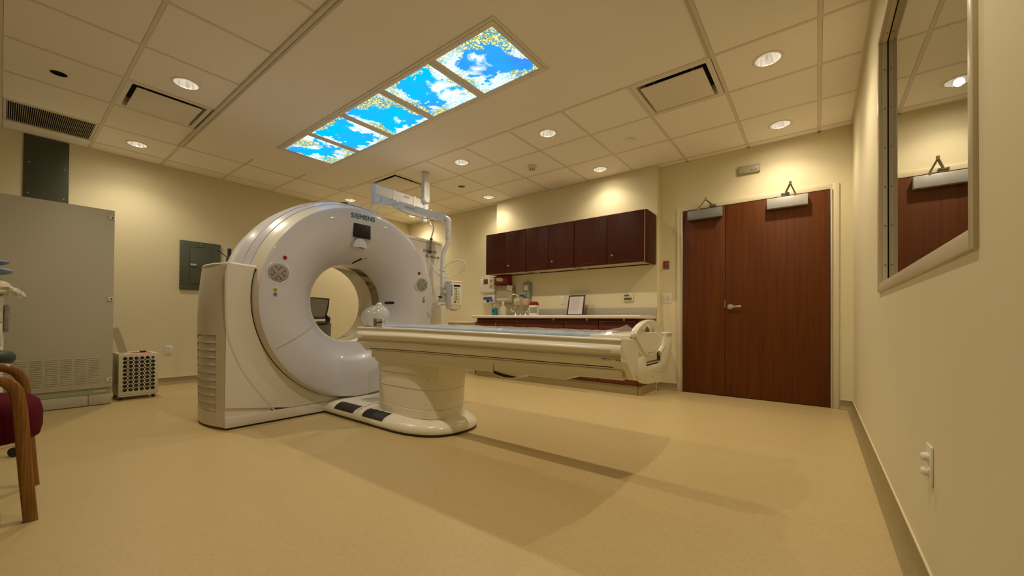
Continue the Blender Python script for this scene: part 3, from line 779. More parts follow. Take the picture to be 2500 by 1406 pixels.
# near half of plate built as strips between the cut arc and the outline
def plate(bm, xf, xb, yl, yr, ztl, ztr, r, cz, z0):
    n = 80; aL = PI - math.asin((ztl - cz) / r); aR = 2 * PI + math.asin((ztr - cz) / r)
    inner, outer = [], []
    for i in range(n + 1):
        a = aL + (aR - aL) * i / n
        y, z = CY + r * math.cos(a), cz + r * math.sin(a); inner.append((y, z))
    m = len(inner)
    for (y, z) in inner:
        # project outwards to the rectangle outline
        if y < CY - 0.62: outer.append((yl, z0 + (z - z0) * 1.0 if z > 0.45 else z0 + (z - z0) * 0.9))
        elif y > CY + 0.62: outer.append((yr, z if z > 0.45 else z0 + (z - z0) * 0.9))
        else: outer.append((y, z0))
    # clean corners
    for i, (y, z) in enumerate(inner):
        if y < CY - 0.62 and z < 0.45: outer[i] = (yl, z0) if z < 0.34 else (yl, z0 + (z - 0.34) * (0.45 - z0) / 0.11)
        if y > CY + 0.62 and z < 0.45: outer[i] = (yr, z0) if z < 0.34 else (yr, z0 + (z - 0.34) * (0.45 - z0) / 0.11)
    loft(bm, [[V(xb, *p) for p in outer], [V(xf, *p) for p in outer], [V(xf, *p) for p in inner], [V(xb, *p) for p in inner]], closed=False)
    for s in (0, -1):
        bm.faces.new([bm.verts.new(V(xb, *outer[s])), bm.verts.new(V(xf, *outer[s])), bm.verts.new(V(xf, *inner[s])), bm.verts.new(V(xb, *inner[s]))])
plate(bm, XF, -3.60, 1.030, 3.240, 1.248, 1.248, ra, cza, 0.098)
obj('base_front', bm, M['shellwarm'], sc, sharp=40)
obj('base_skirt', box(nb(), -4.12, XF + 0.002, 1.030, 3.235, 0.014, 0.094, 0.004), M['shellwarm'], sc)
obj('base_plinth', box(nb(), -4.10, XF - 0.008, 1.045, 3.22, 0.0, 0.014), M['dark'], sc)
# thin darker strip paints the soft shade of the fold on the front plate
apx = [(1.023, 1.20), (1.022, 0.979), (1.036, 0.722), (1.082, 0.565), (1.140, 0.429), (1.248, 0.255), (1.362, 0.100), (1.400, 0.05), (1.432, 0.016)]
bm = nb(); tube(bm, [V(XF + 0.0002, y + 0.004, z) for y, z in apx], 0.0075, 12, 5, sx=1.0)
for v in bm.verts: v.co.x = XF + (v.co.x - XF) * 0.10
obj('crease_shade_strip', bm, mat('painted_crease_shade', (0.55, 0.51, 0.43), 0.4, noise=(10, 0.03)), sc, sharp=80)
# dark seam between ring and base
bm = nb()
n = 90; aL = PI - 0.25; aR = 2 * PI + 0.72
tube(bm, [V(XF - 0.004, CY + (ra - 0.004) * math.cos(aL + (aR - aL) * i / n), cza + (ra - 0.004) * math.sin(aL + (aR - aL) * i / n)) for i in range(n + 1)], 0.0045, 6)
obj('ring_gap', bm, M['dark'], sc)
# far tower with the model lettering
bm = nb()
prof2 = []
ty = [(3.02, 0.02), (3.25, 0.02), (3.275, 0.40), (3.288, 0.95), (3.276, 1.30), (3.245, 1.50), (3.200, 1.66), (3.170, 1.748), (2.60, 1.748), (2.60, 1.40)]

tyr = [(y, z) for y, z in ty if y > 3.1]
cols = [(max(2.60, yy), zz) for yy, zz in tyr]
inner = [(3.02, 0.02), (2.99, 0.40), (2.97, 0.95), (2.90, 1.30), (2.80, 1.50), (2.68, 1.66), (2.60, 1.748)]
loft(bm, [[V(x, *p) for p in tyr] + [V(x, *p) for p in reversed(inner)] for x in (XF - 0.006, XB + 0.02)], cap0=False, cap1=False)
for x in (XF - 0.006, XB + 0.02): loft(bm, [[V(x, *p) for p in tyr], [V(x, *p) for p in inner]], closed=False)
bmesh.ops.remove_doubles(bm, verts=bm.verts, dist=1e-5)
tower = obj('far_tower', bm, M['shellwarm'], sc, sharp=35)
bm = nb(); box(bm, XF - 0.004, XF + 0.002, 2.60, 3.172, 1.718, 1.750, 0.002); obj('tower_top_rail', bm, M['shellwarm'], tower)
for body, y, z, s in (('SOMATOM', 2.893, 1.605, 0.040), ('Definition AS', 2.925, 1.548, 0.038)):
    b = text_bm(body, s, 0.0005, 0.001); bmesh.ops.transform(b, matrix=mtx((XF - 0.003, y, z), (0, 1, 0), (0, 0, 1)), verts=b.verts)
    obj('model_lettering', b, M['greytext'], tower)
b = text_bm('SIEMENS', 0.062, 0.0022, 0.001, spacing=1.10)
bmesh.ops.transform(b, matrix=mtx((-3.4215, 1.975, 1.788), (0, 1, 0), (0, 0, 1)), verts=b.verts); obj('maker_lettering', b, M['teal'], sc)
obj('display_screen', box(nb(), -3.432, -3.417, 2.003, 2.178, 1.610, 1.740, 0.003), M['screen'], sc)
bm = nb(); 
hr_ = []
for z, hw, pr_ in ((1.604, 0.030, -0.002), (1.590, 0.045, 0.006), (1.565, 0.060, 0.013), (1.540, 0.068, 0.017), (1.520, 0.070, 0.017), (1.516, 0.066, 0.0)):
    hr_.append([V(-3.432 + (0.007 + pr_ * 0.3) * math.sin(PI * i / 14) ** 0.5, 2.08 - hw + 2 * hw * i / 14, z) for i in range(15)] + [V(-3.47, 2.08 + hw, z), V(-3.47, 2.08 - hw, z)])
loft(bm, hr_); obj('sensor_hood', bm, M['shell'], sc)
obj('sensor_slot', box(nb(), -3.43, -3.415, 2.055, 2.105, 1.513, 1.5165), M['dark'], sc)
# keypads
def keypad(cy, cz, ex):
    t = nb(); lathe(t, [(0.0, 0.004), (0.068, 0.004), (0.074, 0.002), (0.080, -0.003)], axis='X', seg=48)
    mt = Matrix.Translation((ex, cy, cz)); bmesh.ops.transform(t, matrix=mt, verts=t.verts)
    k = obj('control_keypad', t, M['keypad'], sc)
    t = nb(); lathe(t, [(0.078, 0.0), (0.084, 0.003), (0.094, -0.001), (0.096, -0.008)], axis='X', seg=48)
    bmesh.ops.transform(t, matrix=mt, verts=t.verts); obj('keypad_bezel', t, M['shell'], k)
    t = nb()
    for r0, n0, st in ((0.034, 4, 0.0), (0.056, 8, 0.39)):
        for i in range(n0):
            a = st + 2 * PI * i / n0
            arc = [V(ex + 0.0048, cy + r0 * math.cos(a + d), cz + r0 * math.sin(a + d)) for d in (-.34 * 0.034 / r0 * 1.3, -.17 * .6, 0, .17 * .6, .34 * 0.034 / r0 * 1.3)]
            tube(t, arc, 0.0014, 5)
            rr2 = r0 - 0.010
            box(t, ex + 0.0035, ex + 0.0055, cy + rr2 * math.cos(a) - 0.004, cy + rr2 * math.cos(a) + 0.004, cz + rr2 * math.sin(a) - 0.004, cz + rr2 * math.sin(a) + 0.004)
    obj('key_symbols', t, M['keyline'], k)
keypad(1.358, 1.208, -3.424); keypad(2.815, 1.221, -3.424)
def button(y, z, m, r, nm, sym=None):
    t = nb(); lathe(t, [(0.0, -3.412), (r * 0.8, -3.413), (r, -3.420), (r, -3.428)], c=(0, y, z), axis='X', seg=24); b = obj(nm, t, m, sc)
    if sym:
        t = nb()
        for i in range(3):
            a = PI / 6 + i * 2 * PI / 3 + PI; cyl(t, (-3.411, y + r * .38 * math.cos(a), z + r * .38 * math.sin(a)), (-3.4115, y + r * .38 * math.cos(a), z + r * .38 * math.sin(a)), r * 0.2, 8)
        obj('button_symbol', t, M['keyline'], b)
for s in ((1.406, 1.337, 1.336, 1.075, 1.036), (2.772, 1.342, 2.837, 1.083, 1.042)):
    button(s[0], s[1], M['red'], 0.016, 'stop_button'); button(s[2], s[3], M['yellow'], 0.014, 'scan_button', 1); button(s[2], s[4], M['grey'], 0.014, 'move_button', 1)
# cover split line, small window and slot on the flare
def surf_x(r):
    for (r0, x0), (r1, x1) in zip(prof[:-1], prof[1:]):
        if r0 <= r <= r1: return x0 + (x1 - x0) * (r - r0) / (r1 - r0)
    return prof[-1][1]
p0, p1 = V(0, 1.722, 0.797), V(0, 1.320, 0.581); pts = []
for i in range(15):
    p = p0.lerp(p1, i / 14); r = math.hypot(p.y - CY, p.z - CZ); pts.append(V(surf_x(r) + 0.0005, p.y, p.z))
bm = nb(); tube(bm, pts, 0.0018, 6); obj('cover_seam', bm, M['grey'], sc)
bm = nb(); tube(bm, [V(p.x, 2 * CY - p.y, p.z) for p in pts], 0.0018, 6); obj('cover_seam', bm, M['grey'], sc)
def stadium(bm, y, z, w, h, ang, m_x=0.002):
    rings = []
    for sc_ in (0.01, 0.35, 0.7, 1.0):
        pts = []
        for i in range(24):
            a = 2 * PI * i / 24; cx = (w - h) / 2 * (1 if math.cos(a) > 0 else -1)
            px_, pz_ = (cx + h / 2 * math.cos(a)) * sc_, h / 2 * math.sin(a) * sc_
            yy, zz = y + px_ * math.cos(ang) - pz_ * math.sin(ang), z + px_ * math.sin(ang) + pz_ * math.cos(ang)
            q = math.hypot(yy - CY, zz - CZ); pts.append(V(surf_x(q) + m_x, yy, zz))
        rings.append(pts)
    rings.append([p - V(0.01, 0, 0) for p in rings[-1]])
    loft(bm, rings, cap1=False)
bm = nb(); stadium(bm, 2.518, 1.014, 0.062, 0.030, 0.0); obj('flare_window', bm, M['dark'], sc)
bm = nb(); stadium(bm, 2.142, 1.414, 0.078, 0.020, R(38)); obj('laser_slot', bm, M['dark'], sc)
bm = nb(); stadium(bm, 2.205, 1.440, 0.020, 0.012, 0); obj('flare_sensor', bm, M['grey'], sc)
for y, z in ((1.225, 1.222),):
    bm = nb(); cyl(bm, (XF - 0.002, y, z), (XF + 0.001, y, z), 0.008, 12); obj('cover_screw', bm, M['dark'], sc)
# top spine line where the covers meet
bm = nb(); lathe(bm, [(0.958, -3.600), (0.975, -3.625), (0.992, -3.680), (1.000, -3.75), (1.000, -3.90), (0.98, -3.91), (0.96, -3.75), (0.945, -3.63), (0.958, -3.600)], c=(0, CY, CZ), axis='X', seg=24, a0=R(62), a1=R(93))
obj('top_cap', bm, M['shell'], sc, sharp=40)

# ================================================================== PATIENT TABLE
TY = 2.12
tb = thing('patient_table', 'long cream patient couch on a broad oval pedestal in front of the scanner', 'examination table', (-2.5, TY, 0))
def superell(cx, cy, a, b, n=4.0, k=64, x0=None):
    out = []
    for i in range(k):
        t = 2 * PI * i / k; c, s = math.cos(t), math.sin(t)
        x = a * math.copysign(abs(c) ** (2 / n), c); y = b * math.copysign(abs(s) ** (2 / n), s)
        out.append((cx + x, cy + y))
    return out
def foot_outline(ins=0.0):
    hw = 0.335 - ins; xe = -2.075 - ins; pts = []
    yc = 2.115
    for i in range(33):   # rounded end
        t = -PI / 2 + PI * i / 32; c, s = math.cos(t), math.sin(t)
        pts.append((xe - 0.50 + (0.50) * abs(c) ** (2 / 2.5), yc + hw * math.copysign(abs(s) ** (2 / 2.5), s)))
    pts += [(-2.9, yc + hw), (-3.25, yc + hw), (XF + 0.003, yc + hw), (XF + 0.003, yc - hw), (-3.25, yc - hw), (-2.9, yc - hw)]
    return pts
bm = nb()
def fr(ins, z, zf=None): return [V(x, y, z) for x, y in foot_outline(ins)]
loft(bm, [fr(0.004, 0.016), fr(0.0, 0.022), fr(0.0, 0.045), fr(0.012, 0.068), fr(0.035, 0.086), fr(0.075, 0.100), fr(0.12, 0.108), fr(0.16, 0.111)])
ft = obj('pedestal_foot', bm, M['cream'], tb, sharp=50)
bm = nb(); loft(bm, [fr(0.010, 0.0), fr(0.002, 0.004), fr(0.002, 0.018)]); obj('foot_seal', bm, M['black'], ft, sharp=50)
bm = nb(); tube(bm, [V(-2.99, 1.783, 0.03), V(-2.992, 1.80, 0.074), V(-2.998, 1.83, 0.095), V(-3.01, 1.90, 0.110), V(-3.02, 1.96, 0.1115)], 0.0016, 5, 3); obj('foot_seam', bm, M['grey'], ft)
for xa, xb in ((-3.335, -2.985 - 0.055), (-2.905, -2.630)):
    bm = nb(); rings = []
    for i in range(9):
        t = i / 8; rings.append([V(x, 1.783 + 0.006 + 0.030 * (j / 6) + 0.055 * (j / 6) ** 2 + (0.0 if 0 < i < 8 else 0.003), 0.058 + 0.046 * math.sin(j / 6 * PI / 2) + (0.0075 if 0 < i < 8 and 0 < j < 6 else 0)) for j in range(7)] if False else
                     [V(xa + (xb - xa) * t, 1.786 + 0.02 * (j / 6) + 0.075 * (j / 6) ** 1.6, 0.060 + 0.044 * math.sin(j / 6 * PI / 2) + (0.007 if 0 < j < 6 else 0.0)) for j in range(7)])
    loft(bm, rings, closed=False)
    pd = obj('foot_pedal', bm, M['pedal'], tb)
    if xa > -3:
        for xx in (xa + 0.10, xa + 0.18):
            bm = nb(); tube(bm, [V(xx, 1.795, 0.078), V(xx - 0.015, 1.835, 0.104), V(xx, 1.87, 0.110)], 0.004, 6, 3); obj('pedal_rib', bm, M['black'], pd)
# column in three telescoping tiers
def tier(a, b, z0, z1, nm, ee=3.2, bev=0.0035, cx=-2.575):
    bm = nb(); o = lambda d: [V(x, y, 0) for x, y in superell(cx, 2.115, a - d, b - d, ee)]
    lv = [(0.0 if z0 < .12 else bev * .6, z0), (0.0, z0 + bev), (0.0, z1 - bev), (bev * .6, z1)]
    loft(bm, [[V(p.x, p.y, z) for p in o(d)] for d, z in lv]); return obj(nm, bm, M['cream'], tb, sharp=24)
tier(0.389, 0.229, 0.105, 0.168, 'column_tier'); tier(0.386, 0.226, 0.168, 0.320, 'column_tier'); tier(0.389, 0.229, 0.320, 0.430, 'column_tier'); tier(0.398, 0.236, 0.430, 0.60, 'column_tier')
for z in (0.168, 0.320):
    bm = nb(); loft(bm, [[V(x, y, z + d) for x, y in superell(-2.575, 2.115, 0.3868, 0.2268, 3.2)] for d in (-0.004, 0.004)]); obj('tier_seam', bm, M['creamdark'], tb)
bm = nb()
for z in (0.14, 0.22, 0.30, 0.40, 0.50):
    cyl(bm, (-2.255, 1.900 + (0.012 if z > .3 else 0), z), (-2.250, 1.893 + (0.012 if z > .3 else 0), z), 0.005, 8)
obj('column_screw', bm, M['creamdark'], tb)
obj('column_flange', box(nb(), -2.235, -2.188, 1.965, 2.170, 0.42, 0.60, 0.008), M['cream'], tb)

# couch body: cross-section swept along X, shallower toward the foot end
def zf(x): return 0.778 - 0.0137 * max(0.0, x + 2.35) - 0.781
def zz(x, d): return 0.781 + zf(x) - d * (1 - 0.0877 * (x + 2.31))
XL, XR = -2.98, -0.735
sect = [(-0.250, 0.185), (-0.262, 0.167), (-0.300, 0.130), (-0.318, 0.122), (-0.318, 0.109), (-0.306, 0.104), (-0.307, 0.094), (-0.322, 0.088), (-0.332, 0.078), (-0.335, 0.062), (-0.331, 0.046),
        (-0.324, 0.038), (-0.319, 0.034), (-0.320, 0.013), (-0.326, 0.009), (-0.325, 0.003), (-0.318, 0.0), (-0.302, 0.0), (-0.296, 0.005)]
sect2 = sect + [(-y, z) for y, z in reversed(sect)]
def body_ring(x, sy=1.0, pinch=0.0):
    return [V(x, TY + y * sy, zz(x, 0.03 + (d - 0.03) * (1 - pinch))) for y, d in sect2]
bm = nb()
rings = [body_ring(XL - 0.045 * math.cos(PI / 2 * t / 8), 0.93 + 0.07 * math.sin(PI / 2 * t / 8) ** 0.8, 0.22 * (1 - math.sin(PI / 2 * t / 8))) for t in range(9)]
rings += [body_ring(XL + (XR - XL) * i / 24) for i in range(1, 25)]
loft(bm, rings)
body = obj('couch_body', bm, M['cream'], tb, sharp=30)
for s in (-1, 1):
    bm = nb(); rings = []
    for i in range(33):
        x = XL + 0.02 + (XR - 0.004 - XL - 0.02) * i / 32; e = 0.15 if i in (0, 32) else 1.0
        rings.append([V(x, TY + s * (0.322 + 0.020 * math.sin(PI * q / 8) * e), zz(x, 0.086 - 0.050 * q / 8)) for q in range(9)] + [V(x, TY + s * 0.312, zz(x, 0.036)), V(x, TY + s * 0.312, zz(x, 0.086))])
    loft(bm, rings)
    obj('side_rail', bm, M['cream'], tb, sharp=45)
# dark tube painted in as the shade of the groove; lower chassis
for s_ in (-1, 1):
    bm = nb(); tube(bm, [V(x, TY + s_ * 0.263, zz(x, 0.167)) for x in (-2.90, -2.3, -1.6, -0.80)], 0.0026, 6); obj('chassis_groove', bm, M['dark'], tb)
bm = nb()
def low_ring(x, d): return [V(x, TY + y, zz(x, q)) for y, q in ((-0.236, d), (-0.245, d - 0.008), (-0.248, 0.205), (-0.258, 0.190), (-0.258, 0.182), (0.258, 0.182), (0.258, 0.190), (0.248, 0.205), (0.245, d - 0.008), (0.236, d))]
def dbot(x):
    t = min(1.0, max(0.0, (x + 1.10) / 0.11)); s_ = t * t * (3 - 2 * t)
    return 0.268 + 0.004 * min(1, max(0, (x + 1.4) / 0.3)) - 0.030 * s_
loft(bm, [low_ring(-2.86, 0.262)] + [low_ring(x, dbot(x)) for x in [-2.85, -2.4, -2.0, -1.6, -1.4, -1.3, -1.2, -1.12] + [-1.10 + 0.01 * i for i in range(13)] + [-0.9]] + [low_ring(-0.760, dbot(-0.8))])
obj('chassis', bm, M['cream'], tb, sharp=35)
bm = nb(); box(bm, -2.965, -2.74, TY - 0.215, TY + 0.215, 0.522, 0.590, 0.004); obj('drive_cover', bm, M['cream'], tb)
bm = nb(); prism(bm, [(-1.590, 0.530), (-1.592, 0.504), (-1.55, 0.494), (-1.49, 0.487), (-1.43, 0.491), (-1.385, 0.502), (-1.35, 0.530)], 'Y', TY - 0.243, TY + 0.243, 0.004)
obj('grip_recess', bm, M['cream'], tb)
bm = nb(); prism(bm, [(-1.588, 0.528), (-1.588, 0.510), (-1.54, 0.500), (-1.49, 0.494), (-1.44, 0.497), (-1.41, 0.503), (-1.46, 0.508), (-1.52, 0.514)], 'Y', TY - 0.2475, TY - 0.240); obj('painted_grip_shade', bm, M['dark'], tb)  # flat dark piece stands in for the shade inside the grip
bm = nb(); box(bm, -1.5905, -1.5885, TY - 0.2500, TY - 0.235, 0.515, 0.572); obj('panel_seam', bm, M['grey'], tb)
# end mechanism
bm = nb()
def ring_o(x, w, wb, d0, dk, db): return [V(x, TY + y, zz(x, d)) for y, d in ((-w, d0), (-w, dk), (-wb, db), (wb, db), (w, dk), (w, d0))]
loft(bm, [ring_o(XR - 0.002, 0.322, 0.232, -0.001, 0.125, 0.236), ring_o(-0.706, 0.322, 0.232, -0.001, 0.125, 0.236), ring_o(-0.692, 0.226, 0.160, 0.004, 0.13, 0.245)])
obj('end_housing', bm, M['cream'], tb, sharp=25)
# outer end plate with a latch notch
plate_pts = [(1.892, 0.658), (1.893, 0.577), (1.918, 0.555), (1.946, 0.539), (1.995, 0.525), (2.049, 0.517), (2.139, 0.512), (2.219, 0.517), (2.303, 0.542), (2.38, 0.583), (2.430, 0.628), (2.458, 0.680), (2.468, 0.756), (2.460, 0.768),
             (2.285, 0.769), (2.292, 0.730), (2.280, 0.690), (2.254, 0.657), (2.241, 0.612), (2.017, 0.612), (2.016, 0.664)]
bm = nb(); prism(bm, plate_pts, 'X', -0.712, -0.688, 0.005, 2); obj('end_plate', bm, M['cream'], tb, sharp=35)
obj('latch_recess_shade', box(nb(), -0.700, -0.6895, 2.192, 2.243, 0.622, 0.672), M['dark'], tb)  # dark box on the housing paints the shade of the recess
obj('latch_slot', box(nb(), -0.700, -0.6893, 2.020, 2.200, 0.613, 0.633), M['dark'], tb)  # dark box likewise paints the shaded slot
obj('latch_plate', box(nb(), -0.712, -0.6875, 2.020, 2.225, 0.620, 0.627, 0.001), M['alu'], tb)
# cradle end: one rounded plate, arched into a loop handle above
outer = [(1.862, 0.772), (1.872, 0.792), (1.914, 0.815), (1.977, 0.835), (2.031, 0.845), (2.088, 0.849), (2.147, 0.845), (2.194, 0.832), (2.237, 0.811), (2.259, 0.782), (2.267, 0.745), (2.256, 0.715), (2.232, 0.692), (2.189, 0.674), (2.135, 0.663),
         (2.077, 0.660), (2.027, 0.666), (1.978, 0.684), (1.940, 0.710), (1.905, 0.735), (1.880, 0.752)]
hole = [(1.992, 0.789), (1.994, 0.794), (1.998, 0.801), (2.007, 0.808), (2.024, 0.815), (2.056, 0.819), (2.094, 0.816), (2.118, 0.809), (2.134, 0.800), (2.141, 0.790), (2.141, 0.786), (2.136, 0.783), (2.125, 0.782), (2.110, 0.782), (2.095, 0.782),
        (2.075, 0.782), (2.055, 0.782), (2.040, 0.782), (2.020, 0.782), (2.004, 0.783), (1.996, 0.786)]
bm = nb(); 
def cring(p, k=3):
    n = len(p); out = []
    for i in range(n):
        a, b, c, d = p[i - 1], p[i], p[(i + 1) % n], p[(i + 2) % n]
        for j in range(k):
            t = j / k
            out.append(tuple(0.5 * (2 * b[q] + (c[q] - a[q]) * t + (2 * a[q] - 5 * b[q] + 4 * c[q] - d[q]) * t * t + (3 * b[q] - a[q] - 3 * c[q] + d[q]) * t ** 3) for q in (0, 1)))
    return out
outer = cring(outer); hole = cring(hole)
no = len(outer); oc_ = (sum(p[0] for p in outer) / no, sum(p[1] for p in outer) / no)
def orr(x, k): return [V(x, oc_[0] + (p[0] - oc_[0]) * k, oc_[1] + (p[1] - oc_[1]) * k) for p in outer]
def hrr(x, k): return [V(x, 2.067 + (p[0] - 2.067) * k, 0.797 + (p[1] - 0.797) * k) for p in hole]
loft(bm, [hrr(-0.716, 1.0), orr(-0.716, 0.985), orr(-0.710, 1.0), orr(-0.692, 1.0), orr(-0.686, 0.98), hrr(-0.686, 1.10), hrr(-0.691, 1.0), hrr(-0.716, 1.0)], cap0=False, cap1=False)
bmesh.ops.remove_doubles(bm, verts=bm.verts, dist=1e-5)
obj('loop_handle', bm, M['cream'], tb, sharp=40)
bm = nb(); tube(bm, [V(-0.6855, 2.03 + 0.012 * i, 0.682 - 0.006 * math.sin(PI * i / 10)) for i in range(11)], 0.0012, 5); obj('handle_seam', bm, M['grey'], tb)
bm = nb(); tube(bm, [V(-0.692, 2.205, 0.668), V(-0.688, 2.262, 0.700), V(-0.688, 2.288, 0.738), V(-0.692, 2.298, 0.770)], 0.018, 12, 4); obj('curved_guide', bm, M['cream'], tb, sharp=50)
obj('guide_lip', box(nb(), -0.725, -0.684, 2.272, 2.464, 0.764, 0.777, 0.005), M['cream'], tb)
for y, z in ((2.105, 0.552), (2.210, 0.566), (1.925, 0.678)):
    bm = nb(); lathe(bm, [(0.0, 0.004), (0.007, 0.003), (0.008, 0.0)], c=(-0.688, y, z), axis='X', seg=14); obj('plate_screw', bm, M['creamdark'], tb)
# cradle (the thin curved tray the patient lies on)
bm = nb()
def cr(x, w, zt):
    return [V(x, TY - w, zt + zf(x)), V(x, TY - w * .92, zt - 0.004 + zf(x)), V(x, TY - w * 0.5, zt - 0.020 + zf(x)), V(x, TY, zt - 0.026 + zf(x)), V(x, TY + w * .5, zt - 0.020 + zf(x)), V(x, TY + w * .92, zt - .004 + zf(x)), V(x, TY + w, zt + zf(x)),
            V(x, TY + w, zt - 0.012 + zf(x)), V(x, TY + w * .5, zt - 0.036 + zf(x)), V(x, TY, zt - 0.042 + zf(x)), V(x, TY - w * .5, zt - .036 + zf(x)), V(x, TY - w, zt - .012 + zf(x))]
loft(bm, [cr(-3.05, 0.19, 0.768), cr(-2.9, 0.215, 0.770), cr(-1.0, 0.215, 0.775), cr(-0.73, 0.205, 0.775)])
obj('cradle', bm, M['cream'], tb, sharp=40)
bm = nb(); box(bm, -0.930, -0.718, TY - 0.262, TY + 0.262, 0.750, 0.772, 0.004); obj('end_shelf', bm, M['cream'], tb)
# printed symbols on the side
bm = nb(); fy = TY - 0.3185
def lab(x0, x1, a, b): box(bm, x0, x1, fy - 0.0008, fy + 0.003, zz(x0, 0.116 + (0.6925 - b)), zz(x0, 0.116 + (0.6925 - a)))
lab(-0.8360, -0.8040, 0.6925, 0.6965); lab(-0.7980, -0.7920, 0.6915, 0.6965); lab(-0.7910, -0.7870, 0.6925, 0.695)
lab(-0.8380, -0.7860, 0.6855, 0.6865); lab(-0.7875, -0.7860, 0.6855, 0.690); lab(-0.8210, -0.8150, 0.6885, 0.690)
lab(-0.7780, -0.7360, 0.6935, 0.6945); lab(-0.7375, -0.7360, 0.6935, 0.698); lab(-0.7590, -0.7575, 0.687, 0.6935); lab(-0.7640, -0.7525, 0.6855, 0.6865); lab(-0.7620, -0.7545, 0.6885, 0.6900)
zt_ = zz(-0.7420, 0.116)
prism(bm, [(-0.7480, zt_ - 0.007), (-0.7360, zt_ - 0.007), (-0.7420, zt_ + 0.001)], 'Y', fy - 0.0008, fy + 0.003)
obj('printed_symbols', bm, M['keyline'], body)
obj('warning_sticker', box(nb(), -0.841, -0.782, fy - 0.0004, fy + 0.003, zz(-.9, 0.1235), zz(-.9, 0.111)), M['worktop'], body)

# mattress and film
def wavy(bm, x0, x1, y0, y1, zfun, nx=90, ny=18, thick=0.0):
    g = [[V(x0 + (x1 - x0) * i / nx, y0 + (y1 - y0) * j / ny, 0) for j in range(ny + 1)] for i in range(nx + 1)]
    for row in g:
        for p in row: p.z = zfun(p.x, p.y)
    loft(bm, g, closed=False); return bm
from mathutils import noise as mn
def mz(x, y):
    e = min(y - (TY - 0.225), (TY + 0.225) - y, x + 2.88, -0.98 - x); s = min(1.0, max(0.0, e) / 0.03)
    return 0.768 + zf(x) + 0.024 * s ** 0.5 + 0.002 * mn.noise(V(x * 7, y * 9, 0)) * s
bm = nb(); wavy(bm, -2.86, -0.98, TY - 0.225, TY + 0.225, mz)
wavy(bm, -2.88, -0.98, TY - 0.225, TY + 0.225, lambda x, y: 0.7675 + zf(x), 4, 2)
mt_ = tag(obj('couch_mattress', bm, M['mattress']), 'thin blue-grey mattress pad lying along the patient couch', 'mattress')
def fz(x, y):
    n = mn.noise(V(x * 9, y * 12, 3.1)) * 0.007 + mn.noise(V(x * 26, y * 30, 1.1)) * 0.005
    z = 0.8015 + zf(x) + n
    if abs(y - TY) > 0.215: z -= 0.025 * (abs(y - TY) - 0.215) / 0.05
    if x > -1.0: z += 0.045 * max(0, (x + 1.0) / 0.2) ** 1.5 * max(0.0, 1 - abs(y - TY + 0.10) / 0.18)
    return max(z, 0.789 + zf(x))
bm = nb(); wavy(bm, -2.70, -0.80, TY - 0.255, TY + 0.255, fz, 150, 26)
tag(obj('plastic_sheet', bm, M['film'], sharp=180), 'crumpled clear plastic sheet draped over the couch mattress', 'plastic sheet')

# clear domes near the scanner bore and clamp
def dome(nm, x, y, r, h, label, knob=True):
    t = thing(nm, label, 'plastic dome', (x, y, 0.826), group='clear plastic domes on the couch')
    bm = nb(); pr = [(r * 0.70, 0.0), (r * 0.88, h * 0.16), (r, h * 0.42), (r * 0.93, h * 0.66), (r * 0.66, h * 0.87), (r * 0.34, h * 0.97), (r * 0.2, h * 0.985), (0.0, h)]
    pp = smooth([V(a, b, 0) for a, b in pr], 4); lathe(bm, [(max(0, p.x), p.y) for p in pp], seg=40)
    obj('dome_shell', bm, M['clear'], t, local=True, sharp=60)
    bm = nb()
    for k in range(5): 
        a = k * 2 * PI / 5; tube(bm, [V(r * 1.003 * math.cos(a) * q, r * 1.003 * math.sin(a) * q, h * zz) for q, zz in ((0.70, 0.0), (1.0, 0.42), (0.66, 0.87), (0.2, 0.985))], 0.0016, 5, 5)
    obj('dome_rib', bm, M['film'], t, local=True)
    if knob:
        bm = nb(); lathe(bm, [(0.016, h - 0.002), (0.012, h + 0.010), (0.017, h + 0.014), (0.014, h + 0.020), (0.0, h + 0.020)], seg=16); obj('dome_stopper', bm, M['white'], t, local=True)
t = thing('clear_plastic_hood', 'clear plastic double dome with a white stopper standing at the head end of the couch', 'plastic dome', (-3.0, 1.97, 0.782))
def shell(x, y, r, h, m):
    bm = nb(); pr = [(r * 0.72, 0.0), (r * 0.90, h * 0.16), (r, h * 0.42), (r * 0.93, h * 0.64), (r * 0.66, h * 0.85), (r * 0.36, h * 0.95), (r * 0.30, h)]
    pp = smooth([V(a, b, 0) for a, b in pr], 4); lathe(bm, [(max(0, p.x), p.y) for p in pp], c=(x, y, 0.782), seg=40); return bm
obj('dome_shell', shell(-3.035, 1.990, 0.120, 0.178, None), M['clear'], t, sharp=60)
obj('dome_shell', shell(-2.960, 1.975, 0.092, 0.186, None), M['clear'], t, sharp=60)
bm = nb(); lathe(bm, [(0.0, 0.968), (0.028, 0.968), (0.020, 0.972), (0.014, 0.978), (0.016, 0.984), (0.0, 0.984)], c=(-2.960, 1.975, 0), seg=18); obj('stopper', bm, M['white'], t)
t = thing('couch_clamp', 'small metal clamp block with a black lever on the head end of the couch', 'clamp', (-2.72, 1.815, 0.782))
obj('clamp_block', box(nb(), -2.745, -2.668, 1.803, 1.832, 0.783, 0.845, 0.003), M['nickel'], t)
obj('clamp_jaw', box(nb(), -2.777, -2.747, 1.798, 1.836, 0.783, 0.848, 0.003), M['bronze'], t)
bm = nb(); tube(bm, [V(-2.715, 1.803, 0.815), V(-2.71, 1.786, 0.815), V(-2.68, 1.783, 0.818), V(-2.635, 1.783, 0.820)], [0.006, 0.007, 0.006, 0.005], 8, 3); obj('clamp_lever', bm, M['black'], t)

